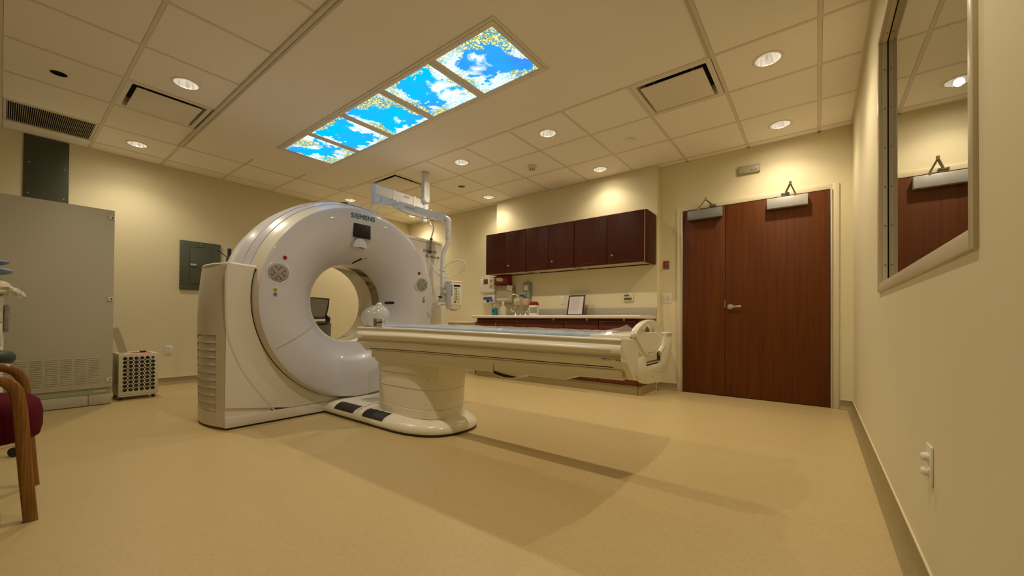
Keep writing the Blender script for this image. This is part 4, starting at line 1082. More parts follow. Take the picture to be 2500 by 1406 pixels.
# ================================================================== CEILING SUSPENDED INJECTOR
inj = thing('ceiling_injector', 'white jointed ceiling arm carrying a contrast injector head beside the scanner', 'injector', (-4.02, 3.34, ZC))
bx, by = -4.02, 3.34
bm = nb(); cyl(bm, (bx, by, 2.54), (bx, by, ZC), 0.038, 24); obj('drop_tube', bm, M['arm'], inj)
bm = nb(); lathe(bm, [(0.046, ZC - 0.008), (0.046, ZC)], c=(bx, by, 0), seg=24); lathe(bm, [(0.0, ZC - 0.008), (0.046, ZC - 0.008)], c=(bx, by, 0), seg=24); obj('ceiling_escutcheon', bm, M['grille'], inj)
bm = nb(); lathe(bm, [(0.0, 2.33), (0.045, 2.33), (0.047, 2.50), (0.043, 2.59), (0.043, 2.61), (0.0, 2.61)], c=(bx, by, 0), seg=24); obj('tube_sleeve', bm, M['cream'], inj)
bm = nb(); prism(bm, [(-0.060, 2.60), (0.028, 2.60), (0.032, 2.38), (0.025, 2.335), (-0.03, 2.335), (-0.062, 2.37)], 'X', bx + 0.0, bx + 0.075, 0.012, 3)
bmesh.ops.translate(bm, vec=(0, by - 0.01, 0), verts=bm.verts); obj('cable_box', bm, M['arm'], inj)
J1 = V(-4.078, 2.646, 2.350); A0 = V(bx, by, 2.315)
bm = nb(); lathe(bm, [(0.0, 2.10), (0.038, 2.10), (0.040, 2.19), (0.048, 2.20), (0.048, 2.335), (0.0, 2.335)], c=(bx, by, 0), seg=24); obj('pivot_post', bm, M['arm'], inj)
bm = nb(); bar(bm, [A0 + V(0, 0.03, 0), J1 + V(0.0, -0.02, 0.0)], 0.055, 0.105); arm1 = obj('upper_arm', bm, M['arm'], inj)
d1 = (J1 - A0).normalized()
for f in (0.25, 0.66):
    p = A0.lerp(J1, f); bm = nb(); bar(bm, [p - d1 * 0.013, p + d1 * 0.013], 0.064, 0.128); obj('arm_strap', bm, M['white'], arm1)
bm = nb(); pp = A0.lerp(J1, 0.40); box(bm, pp.x + 0.028, pp.x + 0.0295, pp.y - 0.045, pp.y + 0.045, pp.z + 0.016, pp.z + 0.028); obj('orange_label', bm, M['orange'], arm1)
bm = nb(); lathe(bm, [(0.0, J1.z - 0.175), (0.036, J1.z - 0.175), (0.040, J1.z - 0.165), (0.040, J1.z + 0.048), (0.034, J1.z + 0.056), (0.0, J1.z + 0.056)], c=(J1.x, J1.y, 0), seg=24); obj('elbow_post', bm, M['arm'], inj)
J2 = V(-3.335, 3.070, 1.985); K1 = J1 + V(0.035, 0.02, -0.120)
dd = (J2 - K1).normalized(); side = dd.cross(V(0, 0, 1)).normalized()
bm = nb(); bar(bm, [K1, J2], 0.052, 0.076); arm2 = obj('spring_arm', bm, M['arm'], inj)
bm = nb(); cyl(bm, K1 - side * 0.034, K1 + side * 0.034, 0.050, 28); obj('arm_joint', bm, M['arm'], arm2)
bm = nb(); cyl(bm, J2 - dd * 0.035 - side * 0.036, J2 - dd * 0.035 + side * 0.036, 0.047, 28); obj('arm_joint', bm, M['arm'], arm2)
bm = nb(); cyl(bm, K1 + side * 0.0330, K1 + side * 0.0335, 0.053, 28); cyl(bm, J2 - dd * 0.035 + side * 0.0345, J2 - dd * 0.035 + side * 0.035, 0.0495, 28); obj('joint_seam', bm, M['bronze'], arm2)
for f in (0.27, 0.76):
    p = K1.lerp(J2, f); bm = nb(); bar(bm, [p - dd * 0.014, p + dd * 0.014], 0.064, 0.100); obj('arm_strap', bm, M['white'], arm2)
b = text_bm('MAVIG', 0.038, 0.0, 0.001, shear=0.1, spacing=1.15)
upv = side.cross(dd).normalized()
p = K1.lerp(J2, 0.42) + side * 0.0262 - upv * 0.012
bmesh.ops.transform(b, matrix=mtx(p, dd, upv), verts=b.verts); obj('arm_lettering', b, M['greytext'], arm2)
# hanging pole
px_, py_ = J2.x + 0.010, J2.y + 0.006
bm = nb(); tube(bm, [J2 + V(0, 0, -0.0), V(px_ + 0.02, py_ + 0.01, 1.965), V(px_ + 0.02, py_ + 0.01, 1.86)], 0.030, 16, 3)
obj('swivel_elbow', bm, M['arm'], inj)
bm = nb(); lathe(bm, [(0.0, 1.745), (0.027, 1.745), (0.033, 1.76), (0.033, 1.83), (0.029, 1.833), (0.029, 1.842), (0.035, 1.845), (0.035, 1.90), (0.0, 1.90)], c=(px_ + .02, py_ + .01, 0), seg=20); obj('swivel_collar', bm, M['arm'], inj)
bm = nb(); tube(bm, [V(px_ + .02, py_ + .01, 1.76), V(px_ + .018, py_ + .008, 1.71), V(px_ - 0.005, py_ - .01, 1.645), V(px_ - 0.026, py_ - .022, 1.58), V(px_ - 0.030, py_ - .024, 1.50), V(px_ - 0.030, py_ - .024, 1.10)], 0.026, 16, 5)
pole = obj('hanging_pole', bm, M['arm'], inj)
qx, qy = px_ - 0.030, py_ - 0.024
for z in (1.405, 1.205):
    bm = nb(); lathe(bm, [(0.0, z - 0.017), (0.034, z - 0.017), (0.036, z), (0.034, z + 0.017), (0.0, z + 0.017)], c=(qx, qy, 0), seg=20); obj('cable_clip', bm, M['white'], pole)
bm = nb(); lathe(bm, [(0.0, 1.035), (0.034, 1.035), (0.040, 1.045), (0.040, 1.10), (0.032, 1.105), (0.032, 1.13), (0.0, 1.13)], c=(qx, qy, 0), seg=20); obj('pole_end', bm, M['arm'], pole)
# injector head, seen from its left front corner
hd = V(-3.240, 3.115, 1.128); hr = Matrix.Rotation(R(-22), 4, 'Z') @ Matrix.Diagonal((0.70, 0.78, 0.80, 1))
def hbox(a, b, c, d, e, f, bev=0.004, seg=2):
    t = nb(); box(t, a, b, c, d, e, f, bev, seg); bmesh.ops.transform(t, matrix=Matrix.Translation(hd) @ hr, verts=t.verts); return t
bm = nb(); o8 = [(-0.105, -0.075), (-0.080, -0.10), (0.05, -0.105), (0.105, -0.075), (0.11, 0.06), (0.08, 0.09), (-0.08, 0.09), (-0.105, 0.06)]
loft(bm, [[V(x * s, y * s, z) for x, y in o8] for s, z in ((0.90, -0.175), (1.0, -0.160), (1.0, 0.135), (0.97, 0.158), (0.88, 0.165))]); bmesh.ops.transform(bm, matrix=Matrix.Translation(hd) @ hr, verts=bm.verts)
head = obj('injector_head', bm, M['arm'], inj, sharp=30)
bm = nb(); loft(bm, [[V(x * s, y * s, z) for x, y in o8] for s, z in ((1.02, 0.160), (1.05, 0.168), (1.0, 0.176))]); bmesh.ops.transform(bm, matrix=Matrix.Translation(hd) @ hr, verts=bm.verts); obj('head_lid', bm, M['white'], head)
bm = nb(); loft(bm, [[V(x * s, y * s, z) for x, y in o8] for s, z in ((0.80, -0.215), (0.92, -0.19), (0.96, -0.172))]); bmesh.ops.transform(bm, matrix=Matrix.Translation(hd) @ hr, verts=bm.verts); obj('head_base', bm, M['grey'] if False else M['cream'], head)
bm = nb(); box(bm, -0.045, 0.045, -0.04, 0.04, -0.235, -0.21, 0.004); bmesh.ops.transform(bm, matrix=Matrix.Translation(hd) @ hr, verts=bm.verts); obj('head_nozzle', bm, M['offwhite'], head)
# control face on the +x side
obj('control_face', hbox(0.098, 0.113, -0.080, 0.068, -0.155, 0.140, 0.005), M['white'], head)
obj('head_display', hbox(0.110, 0.115, -0.040, 0.058, 0.095, 0.125, 0.002), M['screen'], head)
obj('blue_strip', hbox(0.110, 0.1145, -0.079, -0.058, -0.03, 0.125, 0.001), M['mattress'], head)
bm = hbox(0.110, 0.1145, -0.035, 0.050, -0.095, 0.085, 0.002); obj('key_field', bm, mat('pale_green_keys', (0.52, 0.58, 0.38), 0.4, noise=(40, 0.05)), head)
t = nb()
for k in range(5): box(t, 0.114, 0.116, -0.012, 0.006, 0.062 - k * 0.035, 0.076 - k * 0.035)
box(t, 0.114, 0.116, -0.032, -0.018, 0.062, 0.076); bmesh.ops.transform(t, matrix=Matrix.Translation(hd) @ hr, verts=t.verts); obj('head_key', t, M['keyline'], head)
for y, m in ((-0.018, M['red']), (0.032, M['yellow'])):
    t = nb(); lathe(t, [(0.0, 0.118), (0.014, 0.117), (0.015, 0.112)], c=(0, y, -0.112), axis='X', seg=20); bmesh.ops.transform(t, matrix=Matrix.Translation(hd) @ hr, verts=t.verts); obj('head_button', t, m, head)
bm = nb(); tube(bm, [V(qx, qy, 1.145), V(qx + 0.03, qy - 0.005, 1.15), V(qx + 0.075, qy + 0.005, 1.15)], 0.024, 14, 3); obj('head_bracket', bm, M['white'], inj)
bm = nb(); cyl(bm, (qx + 0.065, qy - 0.075, 1.090), (qx + 0.070, qy - 0.105, 1.088), 0.013, 14); tube(bm, [V(qx + 0.068, qy - 0.10, 1.09), V(qx + 0.05, qy - 0.115, 1.093)], 0.005, 8); obj('lock_knob', bm, M['black'], inj)
# cables
cabs = [
    [V(-4.05, 2.60, 2.20), V(-4.04, 2.56, 2.08), V(-3.95, 2.50, 1.93), V(-3.90, 2.48, 1.90)],
    [V(-3.78, 2.82, 2.14), V(-3.84, 2.72, 2.17), V(-3.90, 2.60, 2.11), V(-3.94, 2.50, 1.97), V(-3.96, 2.48, 1.90)],
    [V(-3.86, 2.77, 2.13), V(-3.72, 2.85, 2.055), V(-3.60, 2.915, 2.01), V(-3.50, 2.97, 1.985)],
    [V(-3.50, 2.975, 1.97), V(-3.455, 2.985, 1.93), V(-3.44, 2.985, 1.86), V(-3.455, 2.975, 1.79), V(-3.46, 2.97, 1.75)],
    [V(-3.475, 2.965, 1.60), V(-3.48, 2.96, 1.53), V(-3.44, 2.99, 1.42), V(-3.37, 3.03, 1.335), V(-3.27, 3.09, 1.32), V(-3.17, 3.14, 1.37), V(-3.12, 3.17, 1.44), V(-3.15, 3.16, 1.50), V(-3.22, 3.12, 1.505), V(-3.30, 3.07, 1.455), V(qx + 0.022, qy - .02, 1.40)],
    [V(qx + 0.02, qy - 0.03, 1.22), V(qx + 0.012, qy - 0.035, 1.12), V(qx - 0.03, qy - 0.06, 1.02), V(qx - 0.09, qy - 0.10, 0.93), V(qx - 0.115, qy - 0.12, 0.895), V(qx - 0.10, qy - 0.11, 0.905), V(qx - 0.05, qy - 0.06, 0.965), V(qx + 0.01, qy - 0.02, 1.005), V(qx + 0.06, qy + 0.01, 1.015)],
    [V(-4.04, 3.28, 2.20), V(-3.97, 3.36, 2.12), V(-3.94, 3.38, 2.05)],
]
for i, cpts in enumerate(cabs):
    bm = nb(); tube(bm, cpts, 0.0068 if i in (2, 4, 5) else 0.0085, 8, 6); obj('cable', bm, M['cable'], inj)
bm = nb(); cyl(bm, (-3.46, 2.97, 1.755), (-3.475, 2.965, 1.600), 0.015, 14); cn = obj('cable_connector', bm, M['bronze'], inj)
bm = nb(); cyl(bm, (-3.4595, 2.9702, 1.758), (-3.461, 2.9696, 1.745), 0.0175, 14); cyl(bm, (-3.4735, 2.9655, 1.615), (-3.476, 2.9645, 1.592), 0.0175, 14); obj('connector_ring', bm, M['black'], cn)

# ================================================================== LEFT WALL EQUIPMENT
CFX = -5.445
cab = thing('equipment_cabinet', 'tall plain beige steel equipment cabinet against the left wall', 'cabinet', (-5.95, -0.05, 0))
CYR = 0.672; CTOP = 1.885
obj('cabinet_body', box(nb(), -6.46, CFX - 0.02, -0.95, CYR, 0.135, CTOP - 0.004, 0.003), M['steelcab'], cab)
dr = obj('cabinet_door', box(nb(), CFX - 0.020, CFX, -0.948, CYR - 0.001, 0.165, CTOP, 0.002), M['steelcab'], cab)
obj('green_rail', box(nb(), -6.44, CFX - 0.012, -0.945, CYR - 0.006, 0.105, 0.165, 0.002), M['greenbase'], cab)
bm = nb(); box(bm, -6.44, CFX - 0.004, -0.945, 0.510, 0.006, 0.103, 0.003); box(bm, -6.44, CFX - 0.004, 0.513, CYR - 0.004, 0.006, 0.103, 0.003)
obj('kick_panel', bm, M['steelcab'], cab)
bm = nb()
for k in range(7):
    yc = 0.548 - k * 0.088 if k else 0.548
    for j in range(15):
        z = 0.222 + j * 0.0163
        prism(bm, [(CFX - 0.001, z), (CFX + 0.006, z + 0.002), (CFX + 0.006, z + 0.004), (CFX - 0.001, z + 0.0095)], 'Y', yc - 0.033, yc + 0.033)
for k in range(7, 10):
    yc = 0.548 - k * 0.088
    for j in range(15):
        z = 0.222 + j * 0.0163
        prism(bm, [(CFX - 0.001, z), (CFX + 0.006, z + 0.002), (CFX + 0.006, z + 0.004), (CFX - 0.001, z + 0.0095)], 'Y', yc - 0.033, yc + 0.033)
obj('louvre_vents', bm, M['steelcab'], dr, sharp=20)
for z in (1.812, 1.020, 0.238):
    bm = nb(); box(bm, CFX - 0.001, CFX + 0.008, CYR - 0.045, CYR - 0.006, z - 0.021, z + 0.021, 0.003); l = obj('door_latch', bm, M['offwhite'], dr)
    bm = nb(); box(bm, CFX + 0.007, CFX + 0.010, CYR - 0.020, CYR - 0.013, z - 0.010, z + 0.010, 0.001); obj('latch_slot', bm, M['keyline'], l)
bm = nb()
for z in (0.035, 0.072): cyl(bm, (CFX - 0.004, 0.470, z), (CFX - 0.001, 0.470, z), 0.007, 10)
obj('kick_screw', bm, M['creamdark'], cab)
obj('lock_detail', box(nb(), CFX - 0.013, CFX - 0.008, 0.545, 0.625, 0.122, 0.140, 0.002), M['creamdark'], cab)

t = thing('wall_cover_plate', 'dark olive-grey rectangular metal plate high on the left wall', 'cover plate', (X0, 0.28, 2.09))
obj('plate', box(nb(), X0, X0 + 0.012, 0.122, 0.436, 1.85, 2.735, 0.002), M['panelgrey2'], t)
bm = nb()
for y, z in ((0.16, 2.45), (0.405, 2.44), (0.155, 2.13), (0.400, 2.12)): cyl(bm, (X0 + 0.012, y, z), (X0 + 0.015, y, z), 0.006, 10)
obj('plate_screw', bm, M['nickel'], t)
t = thing('breaker_panel', 'green-grey metal breaker panel on the left wall behind the scanner', 'breaker panel', (X0, 1.60, 1.21))
obj('panel_cover', box(nb(), X0, X0 + 0.022, 1.392, 1.828, 1.207, 1.842, 0.003), M['panelgrey'], t)
pdoor = obj('panel_door', box(nb(), X0 + 0.022, X0 + 0.026, 1.492, 1.722, 1.285, 1.765, 0.002), M['panelgrey'], t)
bm = nb()
for a, b, c, d in ((1.489, 1.492, 1.282, 1.768), (1.722, 1.725, 1.282, 1.768), (1.489, 1.725, 1.282, 1.285), (1.489, 1.725, 1.765, 1.768)): box(bm, X0 + 0.021, X0 + 0.0228, a, b, c, d)
obj('door_gap', bm, M['dark'], t)
obj('panel_latch', box(nb(), X0 + 0.026, X0 + 0.040, 1.497, 1.560, 1.520, 1.548, 0.003), M['nickel'], pdoor)
obj('name_plate', box(nb(), X0 + 0.021, X0 + 0.0245, 1.572, 1.648, 1.775, 1.797, 0.001), M['black'], t)
bm = nb()
for k, (y0_, w_) in enumerate(((1.580, .012), (1.594, .006), (1.602, .010), (1.616, .007), (1.626, .014))): box(bm, X0 + 0.0245, X0 + 0.0252, y0_, y0_ + w_, 1.783, 1.789)
obj('plate_print', bm, M['nickel'], t)
bm = nb()
for y, z in ((1.407, 1.80), (1.407, 1.53), (1.407, 1.245), (1.612, 1.818), (1.815, 1.78)): cyl(bm, (X0 + 0.022, y, z), (X0 + 0.026, y, z), 0.006, 10)
obj('panel_screw', bm, M['nickel'], t)

def outlet(name, label, o, nrm, side, group=None, w=0.072, h=0.118):
    """o = centre on the wall face"""
    o = Vector(o); n = Vector(nrm); s = Vector(side); t = thing(name, label, 'power outlet', o, group=group)
    mm = Matrix((( s.x, 0, n.x, o.x), (s.y, 0, n.y, o.y), (s.z, 1, n.z, o.z), (0, 0, 0, 1)))
    bm = nb(); box(bm, -w / 2, w / 2, -h / 2, h / 2, 0, 0.006, 0.002); bmesh.ops.transform(bm, matrix=mm, verts=bm.verts); obj('wall_plate', bm, M['white'], t)
    for zc in (-0.020, 0.020):
        bm = nb(); prism(bm, [(-0.017, zc - 0.008), (-0.011, zc - 0.014), (0.011, zc - 0.014), (0.017, zc - 0.008), (0.017, zc + 0.008), (0.011, zc + 0.014), (-0.011, zc + 0.014), (-0.017, zc + 0.008)], 'Z', 0.005, 0.009, 0.001)
        bmesh.ops.transform(bm, matrix=mm, verts=bm.verts); f = obj('socket', bm, M['white'], t)
        bm = nb(); box(bm, -0.008, -0.006, zc - 0.003, zc + 0.005, 0.0088, 0.0095); box(bm, 0.006, 0.008, zc - 0.003, zc + 0.005, 0.0088, 0.0095); cyl(bm, (0, zc - 0.008, 0.0088), (0, zc - 0.008, 0.0095), 0.0028, 8)
        bmesh.ops.transform(bm, matrix=mm, verts=bm.verts); obj('socket_slot', bm, M['keyline'], f)
    return t
outlet('wall_outlet', 'white power outlet low on the left wall beside the air cleaner', (X0, 1.300, 0.437), (1, 0, 0), (0, 1, 0))
t = outlet('wall_outlet', 'white power outlet low on the right wall with two childproof caps', (X1, 1.722, 0.415), (-1, 0, 0), (0, 1, 0))
for z in (0.437, 0.393):
    bm = nb(); lathe(bm, [(0.0, 0.016), (0.010, 0.015), (0.016, 0.010), (0.017, 0.0)], axis='X', seg=18)
    bmesh.ops.scale(bm, vec=(-1, 1, 0.8), verts=bm.verts); bmesh.ops.translate(bm, vec=(X1 - 0.008, 1.722, z), verts=bm.verts); obj('outlet_cap', bm, M['white'], t)

# air cleaner
t = thing('air_cleaner', 'low beige box air cleaner with a black perforated front beside the cabinet', 'air cleaner', (-5.68, 0.90, 0))
ax0, ax1, ay0, ay1, az0, az1 = -5.92, -5.56, 0.728, 1.032, 0.052, 0.470
obj('cleaner_body', box(nb(), ax0, ax1, ay0, ay1, az0, az1, 0.004), M['offwhite'], t)
bm = nb()
NR, NC = 9, 6
for r_ in range(NR):
    for c_ in range(NC):
        y = ay0 + 0.047 + c_ * 0.0425; z = az1 - 0.048 - r_ * 0.0400
        rad = 0.0175 if not (r_ == 0 and c_ == NC - 1) else 0.013
        cyl(bm, (ax1 - 0.002, y, z), (ax1 + 0.0006, y, z), rad, 18)
        if r_ < NR - 1 and c_ < NC - 1: cyl(bm, (ax1 - 0.002, y + 0.0212, z - 0.020), (ax1 + 0.0006, y + 0.0212, z - 0.020), 0.0068, 10)
obj('perforations', bm, M['black'], t)
obj('bottom_lip', box(nb(), ax0 + .01, ax1 - 0.004, ay0 + 0.004, ay1 - 0.012, 0.034, 0.052, 0.002), M['offwhite'], t)
for x, y in ((ax1 - 0.03, ay0 + 0.02), (ax1 - 0.03, ay1 - 0.035), (ax0 + 0.03, ay0 + 0.02), (ax0 + 0.03, ay1 - 0.035)):
    obj('rubber_foot', box(nb(), x - 0.014, x + 0.014, y - 0.012, y + 0.012, 0.0, 0.034, 0.002), M['black'], t)
bm = nb(); prism(bm, [(ay0 + 0.09, 0.4705), (ay0 + 0.26, 0.4705), (ay0 + 0.26, 0.472), (ay0 + 0.09, 0.472)], 'X', -5.74, -5.60)
tag(obj('red_leaflet', bm, M['redpaper']), 'red printed leaflet lying on top of the air cleaner', 'leaflet')
t = thing('key_bunch', 'small bunch of dark keys and clip on the red leaflet', 'keys', (-5.69, 0.93, 0.473))
bm = nb(); box(bm, -5.71, -5.675, 0.905, 0.955, 0.473, 0.488, 0.003); obj('key_fob', bm, M['black'], t)
bm = nb(); lathe(bm, [(0.012, 0.4765), (0.0145, 0.4790), (0.012, 0.4815), (0.0095, 0.4790), (0.012, 0.4765)], c=(-5.665, 0.885, 0), seg=18); obj('key_ring', bm, M['nickel'], t)
bm = nb()
for a in (0.2, 0.9, -0.5): bar(bm, [V(-5.665, 0.885, 0.476), V(-5.665 + 0.04 * math.sin(a), 0.885 - 0.05 * math.cos(a), 0.475)], 0.010, 0.003)
obj('key', bm, M['bronze'], t)
bm = nb(); bar(bm, [V(-5.62, 0.700, 0.735), V(-5.635, 0.775, 0.4725)], 0.060, 0.012)
tag(obj('leaning_metal_strip', bm, M['nickel']), 'flat metal strip leaning between the tall cabinet and the air cleaner', 'metal strip')

# black stand with side arms behind the scanner
t = thing('coat_stand', 'black post stand with thin side arms showing above the scanner side housing', 'stand', (-5.9, 1.76, 0))
bm = nb(); box(bm, -5.918, -5.882, 1.745, 1.779, 0.03, 1.722, 0.003); obj('post', bm, M['black'], t)
bm = nb()
for s in (-1, 1): tube(bm, [V(-5.9, 1.762 + s * 0.015, 1.600), V(-5.9, 1.762 + s * 0.115, 1.680)], 0.005, 8); lathe(bm, [(0.0, -0.007), (0.008, 0.0), (0.0, 0.007)], c=(-5.9, 1.762 + s * 0.117, 1.682), seg=10)
obj('side_arm', bm, M['black'], t)
bm = nb(); box(bm, -5.93, -5.87, 1.735, 1.789, 1.560, 1.600, 0.004); obj('collar', bm, M['black'], t)
bm = nb(); lathe(bm, [(0.0, 0.0), (0.20, 0.0), (0.20, 0.015), (0.05, 0.03), (0.0, 0.03)], c=(-5.9, 1.762, 0), seg=28); obj('round_base', bm, M['black'], t)

# ================================================================== OFFICE CHAIR BEHIND THE BORE
ch = thing('office_chair', 'black mesh-back office chair seen through the scanner bore', 'chair', (-5.35, 2.42, 0))
def oc(name, bm, m, par=ch): return obj(name, bm, m, par)
bxm, bym = -5.45, 2.62
bm = nb(); pr = [(-0.215, 1.118), (0.205, 1.118), (0.180, 0.87), (-0.18, 0.87)]
fp = [V(bxm, bym + y, z) for y, z in ((-0.225, 1.118), (0.0, 1.124), (0.205, 1.118), (0.195, 1.02), (0.168, 0.90), (0.14, 0.86), (-0.14, 0.86), (-0.18, 0.92), (-0.215, 1.05), (-0.225, 1.118))]
tube(bm, fp, 0.011, 8); oc('back_frame', bm, M['black'])
bm = nb(); prism(bm, [(bym - 0.215, 1.11), (bym + 0.198, 1.11), (bym + 0.160, 0.87), (bym - 0.16, 0.87)], 'X', bxm - 0.002, bxm + 0.002); oc('mesh_back', bm, M['mesh'])
bm = nb(); tube(bm, [V(bxm, bym + 0.16, 0.88), V(bxm - 0.0, bym + 0.195, 0.835), V(bxm, bym + 0.165, 0.78), V(bxm, bym + 0.02, 0.76), V(bxm + 0.03, bym, 0.60), V(bxm + 0.10, bym - 0.05, 0.47)], [0.02, 0.026, 0.022, 0.035, 0.035, 0.03], 10, 5, sx=1.2)
tube(bm, [V(bxm, bym - 0.18, 0.855), V(bxm, bym, 0.845), V(bxm, bym + 0.18, 0.855)], 0.012, 8, 4)
tube(bm, [V(bxm, bym - 0.15, 0.84), V(bxm, bym - 0.06, 0.77), V(bxm, bym + 0.02, 0.70)], 0.02, 8, 4); oc('back_support', bm, M['black'])
bm = nb(); loft(bm, [[V(x * s + bxm + 0.27, y * s + bym - 0.02, z) for x, y in superell(0, 0, 0.24, 0.24, 3.5, 36)] for s, z in ((0.9, 0.43), (1.0, 0.45), (1.0, 0.48), (0.92, 0.505), (0.7, 0.512))]); oc('seat', bm, M['black'])
bm = nb(); cyl(bm, (bxm + 0.27, bym - 0.02, 0.10), (bxm + 0.27, bym - 0.02, 0.43), 0.028, 16); oc('gas_column', bm, M['black'])
for k in range(5):
    a = k * 2 * PI / 5 + 0.3; bm = nb(); c0 = V(bxm + 0.27, bym - 0.02, 0.11); e0 = c0 + V(0.27 * math.cos(a), 0.27 * math.sin(a), -0.035)
    tube(bm, [c0, e0], [0.026, 0.016], 8); l = oc('base_leg', bm, M['black'])
    bm = nb(); cyl(bm, e0 + V(-0.02 * math.sin(a), 0.02 * math.cos(a), -0.047), e0 - V(-0.02 * math.sin(a), 0.02 * math.cos(a), 0.047), 0.027, 16); oc('caster', bm, M['black'], l)
t = thing('waste_bin', 'grey bin partly visible beside the office chair through the bore', 'bin', (-5.75, 2.975, 0))
bm = nb(); loft(bm, [[V(-5.75 + x * s, 2.90 + y * s, z) for x, y in superell(0, 0, 0.10, 0.085, 5, 28)] for s, z in ((0.86, 0.0), (1.0, 0.76))]); obj('bin_body', bm, M['grey'], t)
bm = nb(); loft(bm, [[V(-5.75 + x * s, 2.90 + y * s, z) for x, y in superell(0, 0, 0.10, 0.085, 5, 28)] for s, z in ((1.03, 0.76), (1.03, 0.775), (0.95, 0.785))]); obj('bin_lid', bm, M['grey'], t)

# ================================================================== FOREGROUND LEFT: armchair, stool, cart
ac = thing('wooden_armchair', 'bentwood oak armchair with a maroon fabric seat at the left edge', 'chair', (-2.85, -0.25, 0))
def arm_loop(x, yf, zt, name):
    """front leg rises, bends back into a flat arm rail, then down the rear leg (toward -y)"""
    bm = nb(); w = 0.050; th = 0.030
    path = [V(x, yf + 0.064, 0.0), V(x, yf + 0.049, 0.20), V(x, yf + 0.036, 0.40), V(x, yf + 0.028, 0.50), V(x, yf + 0.016, 0.552), V(x, yf - 0.014, 0.588), V(x, yf - 0.06, 0.601), V(x, yf - 0.16, 0.603), V(x, yf - 0.35, 0.600), V(x, yf - 0.50, 0.596)]
    pts = smooth(path, 4); rings = []
    n = len(pts)
    for i, p in enumerate(pts):
        d = (pts[min(i + 1, n - 1)] - pts[max(i - 1, 0)]).normalized(); nn = V(0, -d.z, d.y); 
        hh = (0.041 if p.z < 0.5 else 0.040) / 2; ww = 0.036 / 2 if p.z < 0.5 else 0.052 / 2
        if p.z < 0.62 and p.z > 0.3: ww = 0.018 + 0.008 * (p.z - 0.3) / 0.32
        c = 0.007
        rings.append([p + V(a, 0, 0) + nn * b for a, b in ((-ww + c, -hh), (ww - c, -hh), (ww, -hh + c), (ww, hh - c), (ww - c, hh), (-ww + c, hh), (-ww, hh - c), (-ww, -hh + c))])
    loft(bm, rings); o = obj(name, bm, M['oak'], ac, sharp=50); return o
arm_loop(-2.578, 0.020, 0.63, 'arm_and_front_leg')
arm_loop(-3.110, 0.044, 0.63, 'arm_and_front_leg')
for x in (-2.578, -3.110):
    bm = nb(); bar(bm, [V(x, -0.56, 0.0), V(x, -0.50, 0.30), V(x, -0.47, 0.62), V(x, -0.52, 0.90)], 0.030, 0.046, 4); obj('rear_leg', bm, M['oak'], ac, sharp=50)
bm = nb()
rs = []
for s, z in ((0.86, 0.312), (0.97, 0.325), (1.0, 0.365), (1.0, 0.425), (0.97, 0.462), (0.86, 0.486), (0.5, 0.495)):
    rs.append([V(-2.844 + x * s * 1.0, -0.145 + y * s, z) for x, y in superell(0, 0, 0.240, 0.268, 3.2, 48)])
loft(bm, rs); obj('seat', bm, M['maroon'], ac, sharp=60)
bm = nb(); rs = []
for s, t_ in ((0.9, -0.03), (1.0, -0.018), (1.0, 0.018), (0.9, 0.03)): rs.append([V(-2.844 + x * s, -0.475 + t_ - 0.10 * (z * s) , 0.72 + z * s) for x, z in superell(0, 0, 0.235, 0.18, 3.2, 40)])
loft(bm, rs); obj('backrest', bm, M['maroon'], ac, sharp=60)
bm = nb(); box(bm, -3.10, -2.59, -0.10, -0.07, 0.285, 0.325, 0.003); box(bm, -3.10, -2.59, -0.49, -0.46, 0.285, 0.325, 0.003); obj('seat_rail', bm, M['oakh'], ac)

st = thing('rolling_stool', 'dark green padded rolling stool behind the armchair at the left edge', 'stool', (-4.02, -0.10, 0))
sx_, sy_ = -4.02, -0.128
bm = nb(); pr = [(0.0, 0.585), (0.15, 0.585), (0.178, 0.592), (0.190, 0.615), (0.188, 0.640), (0.17, 0.662), (0.12, 0.674), (0.0, 0.678)]
lathe(bm, pr, c=(sx_, sy_, -0.038), seg=44); obj('cushion', bm, M['green'], st, sharp=60)
bm = nb(); cyl(bm, (sx_, sy_, 0.11), (sx_, sy_, 0.57), 0.025, 16); obj('gas_column', bm, M['grey'], st)
for k in range(5):
    a = k * 2 * PI / 5 + 0.83; c0 = V(sx_, sy_, 0.125); e0 = c0 + V(0.265 * math.cos(a), 0.265 * math.sin(a), -0.035)
    bm = nb(); tube(bm, [c0, e0], [0.024, 0.015], 8); l = obj('base_leg', bm, M['black'], st)
    bm = nb(); cyl(bm, e0 + V(-0.024 * math.sin(a), 0.024 * math.cos(a), -0.062), e0 - V(-0.024 * math.sin(a), 0.024 * math.cos(a), 0.062), 0.028, 18); obj('caster', bm, M['black'], l)

# supply cart beyond the stool
cx0, cx1, cy0, cy1 = -4.92, -4.45, -0.60, 0.012
ct = thing('supply_cart', 'white drawer cart with a tray top at the far left edge', 'cart', (-4.7, -0.3, 0))
obj('cart_body', box(nb(), cx0, cx1, cy0, cy1, 0.10, 0.988, 0.006), M['white'], ct)
for k, (za, zb) in enumerate(((0.125, 0.42), (0.430, 0.635), (0.645, 0.795), (0.805, 0.975))):
    obj('drawer', box(nb(), cx1, cx1 + 0.016, cy0 + 0.012, cy1 - 0.006, za, zb, 0.005), M['white'], ct)
obj('cart_top', box(nb(), cx0 - 0.02, cx1 + 0.03, cy0 - 0.02, cy1 + 0.018, 1.000, 1.028, 0.006), M['offwhite'], ct)
for x in (cx0 + .05, cx1 - .05):
    for y in (cy0 + .05, cy1 - .05):
        bm = nb(); cyl(bm, (x - 0.012, y, 0.045), (x + 0.012, y, 0.045), 0.045, 18); box(bm, x - 0.02, x + 0.02, y - 0.012, y + 0.012, 0.06, 0.10); obj('caster', bm, M['black'], ct)
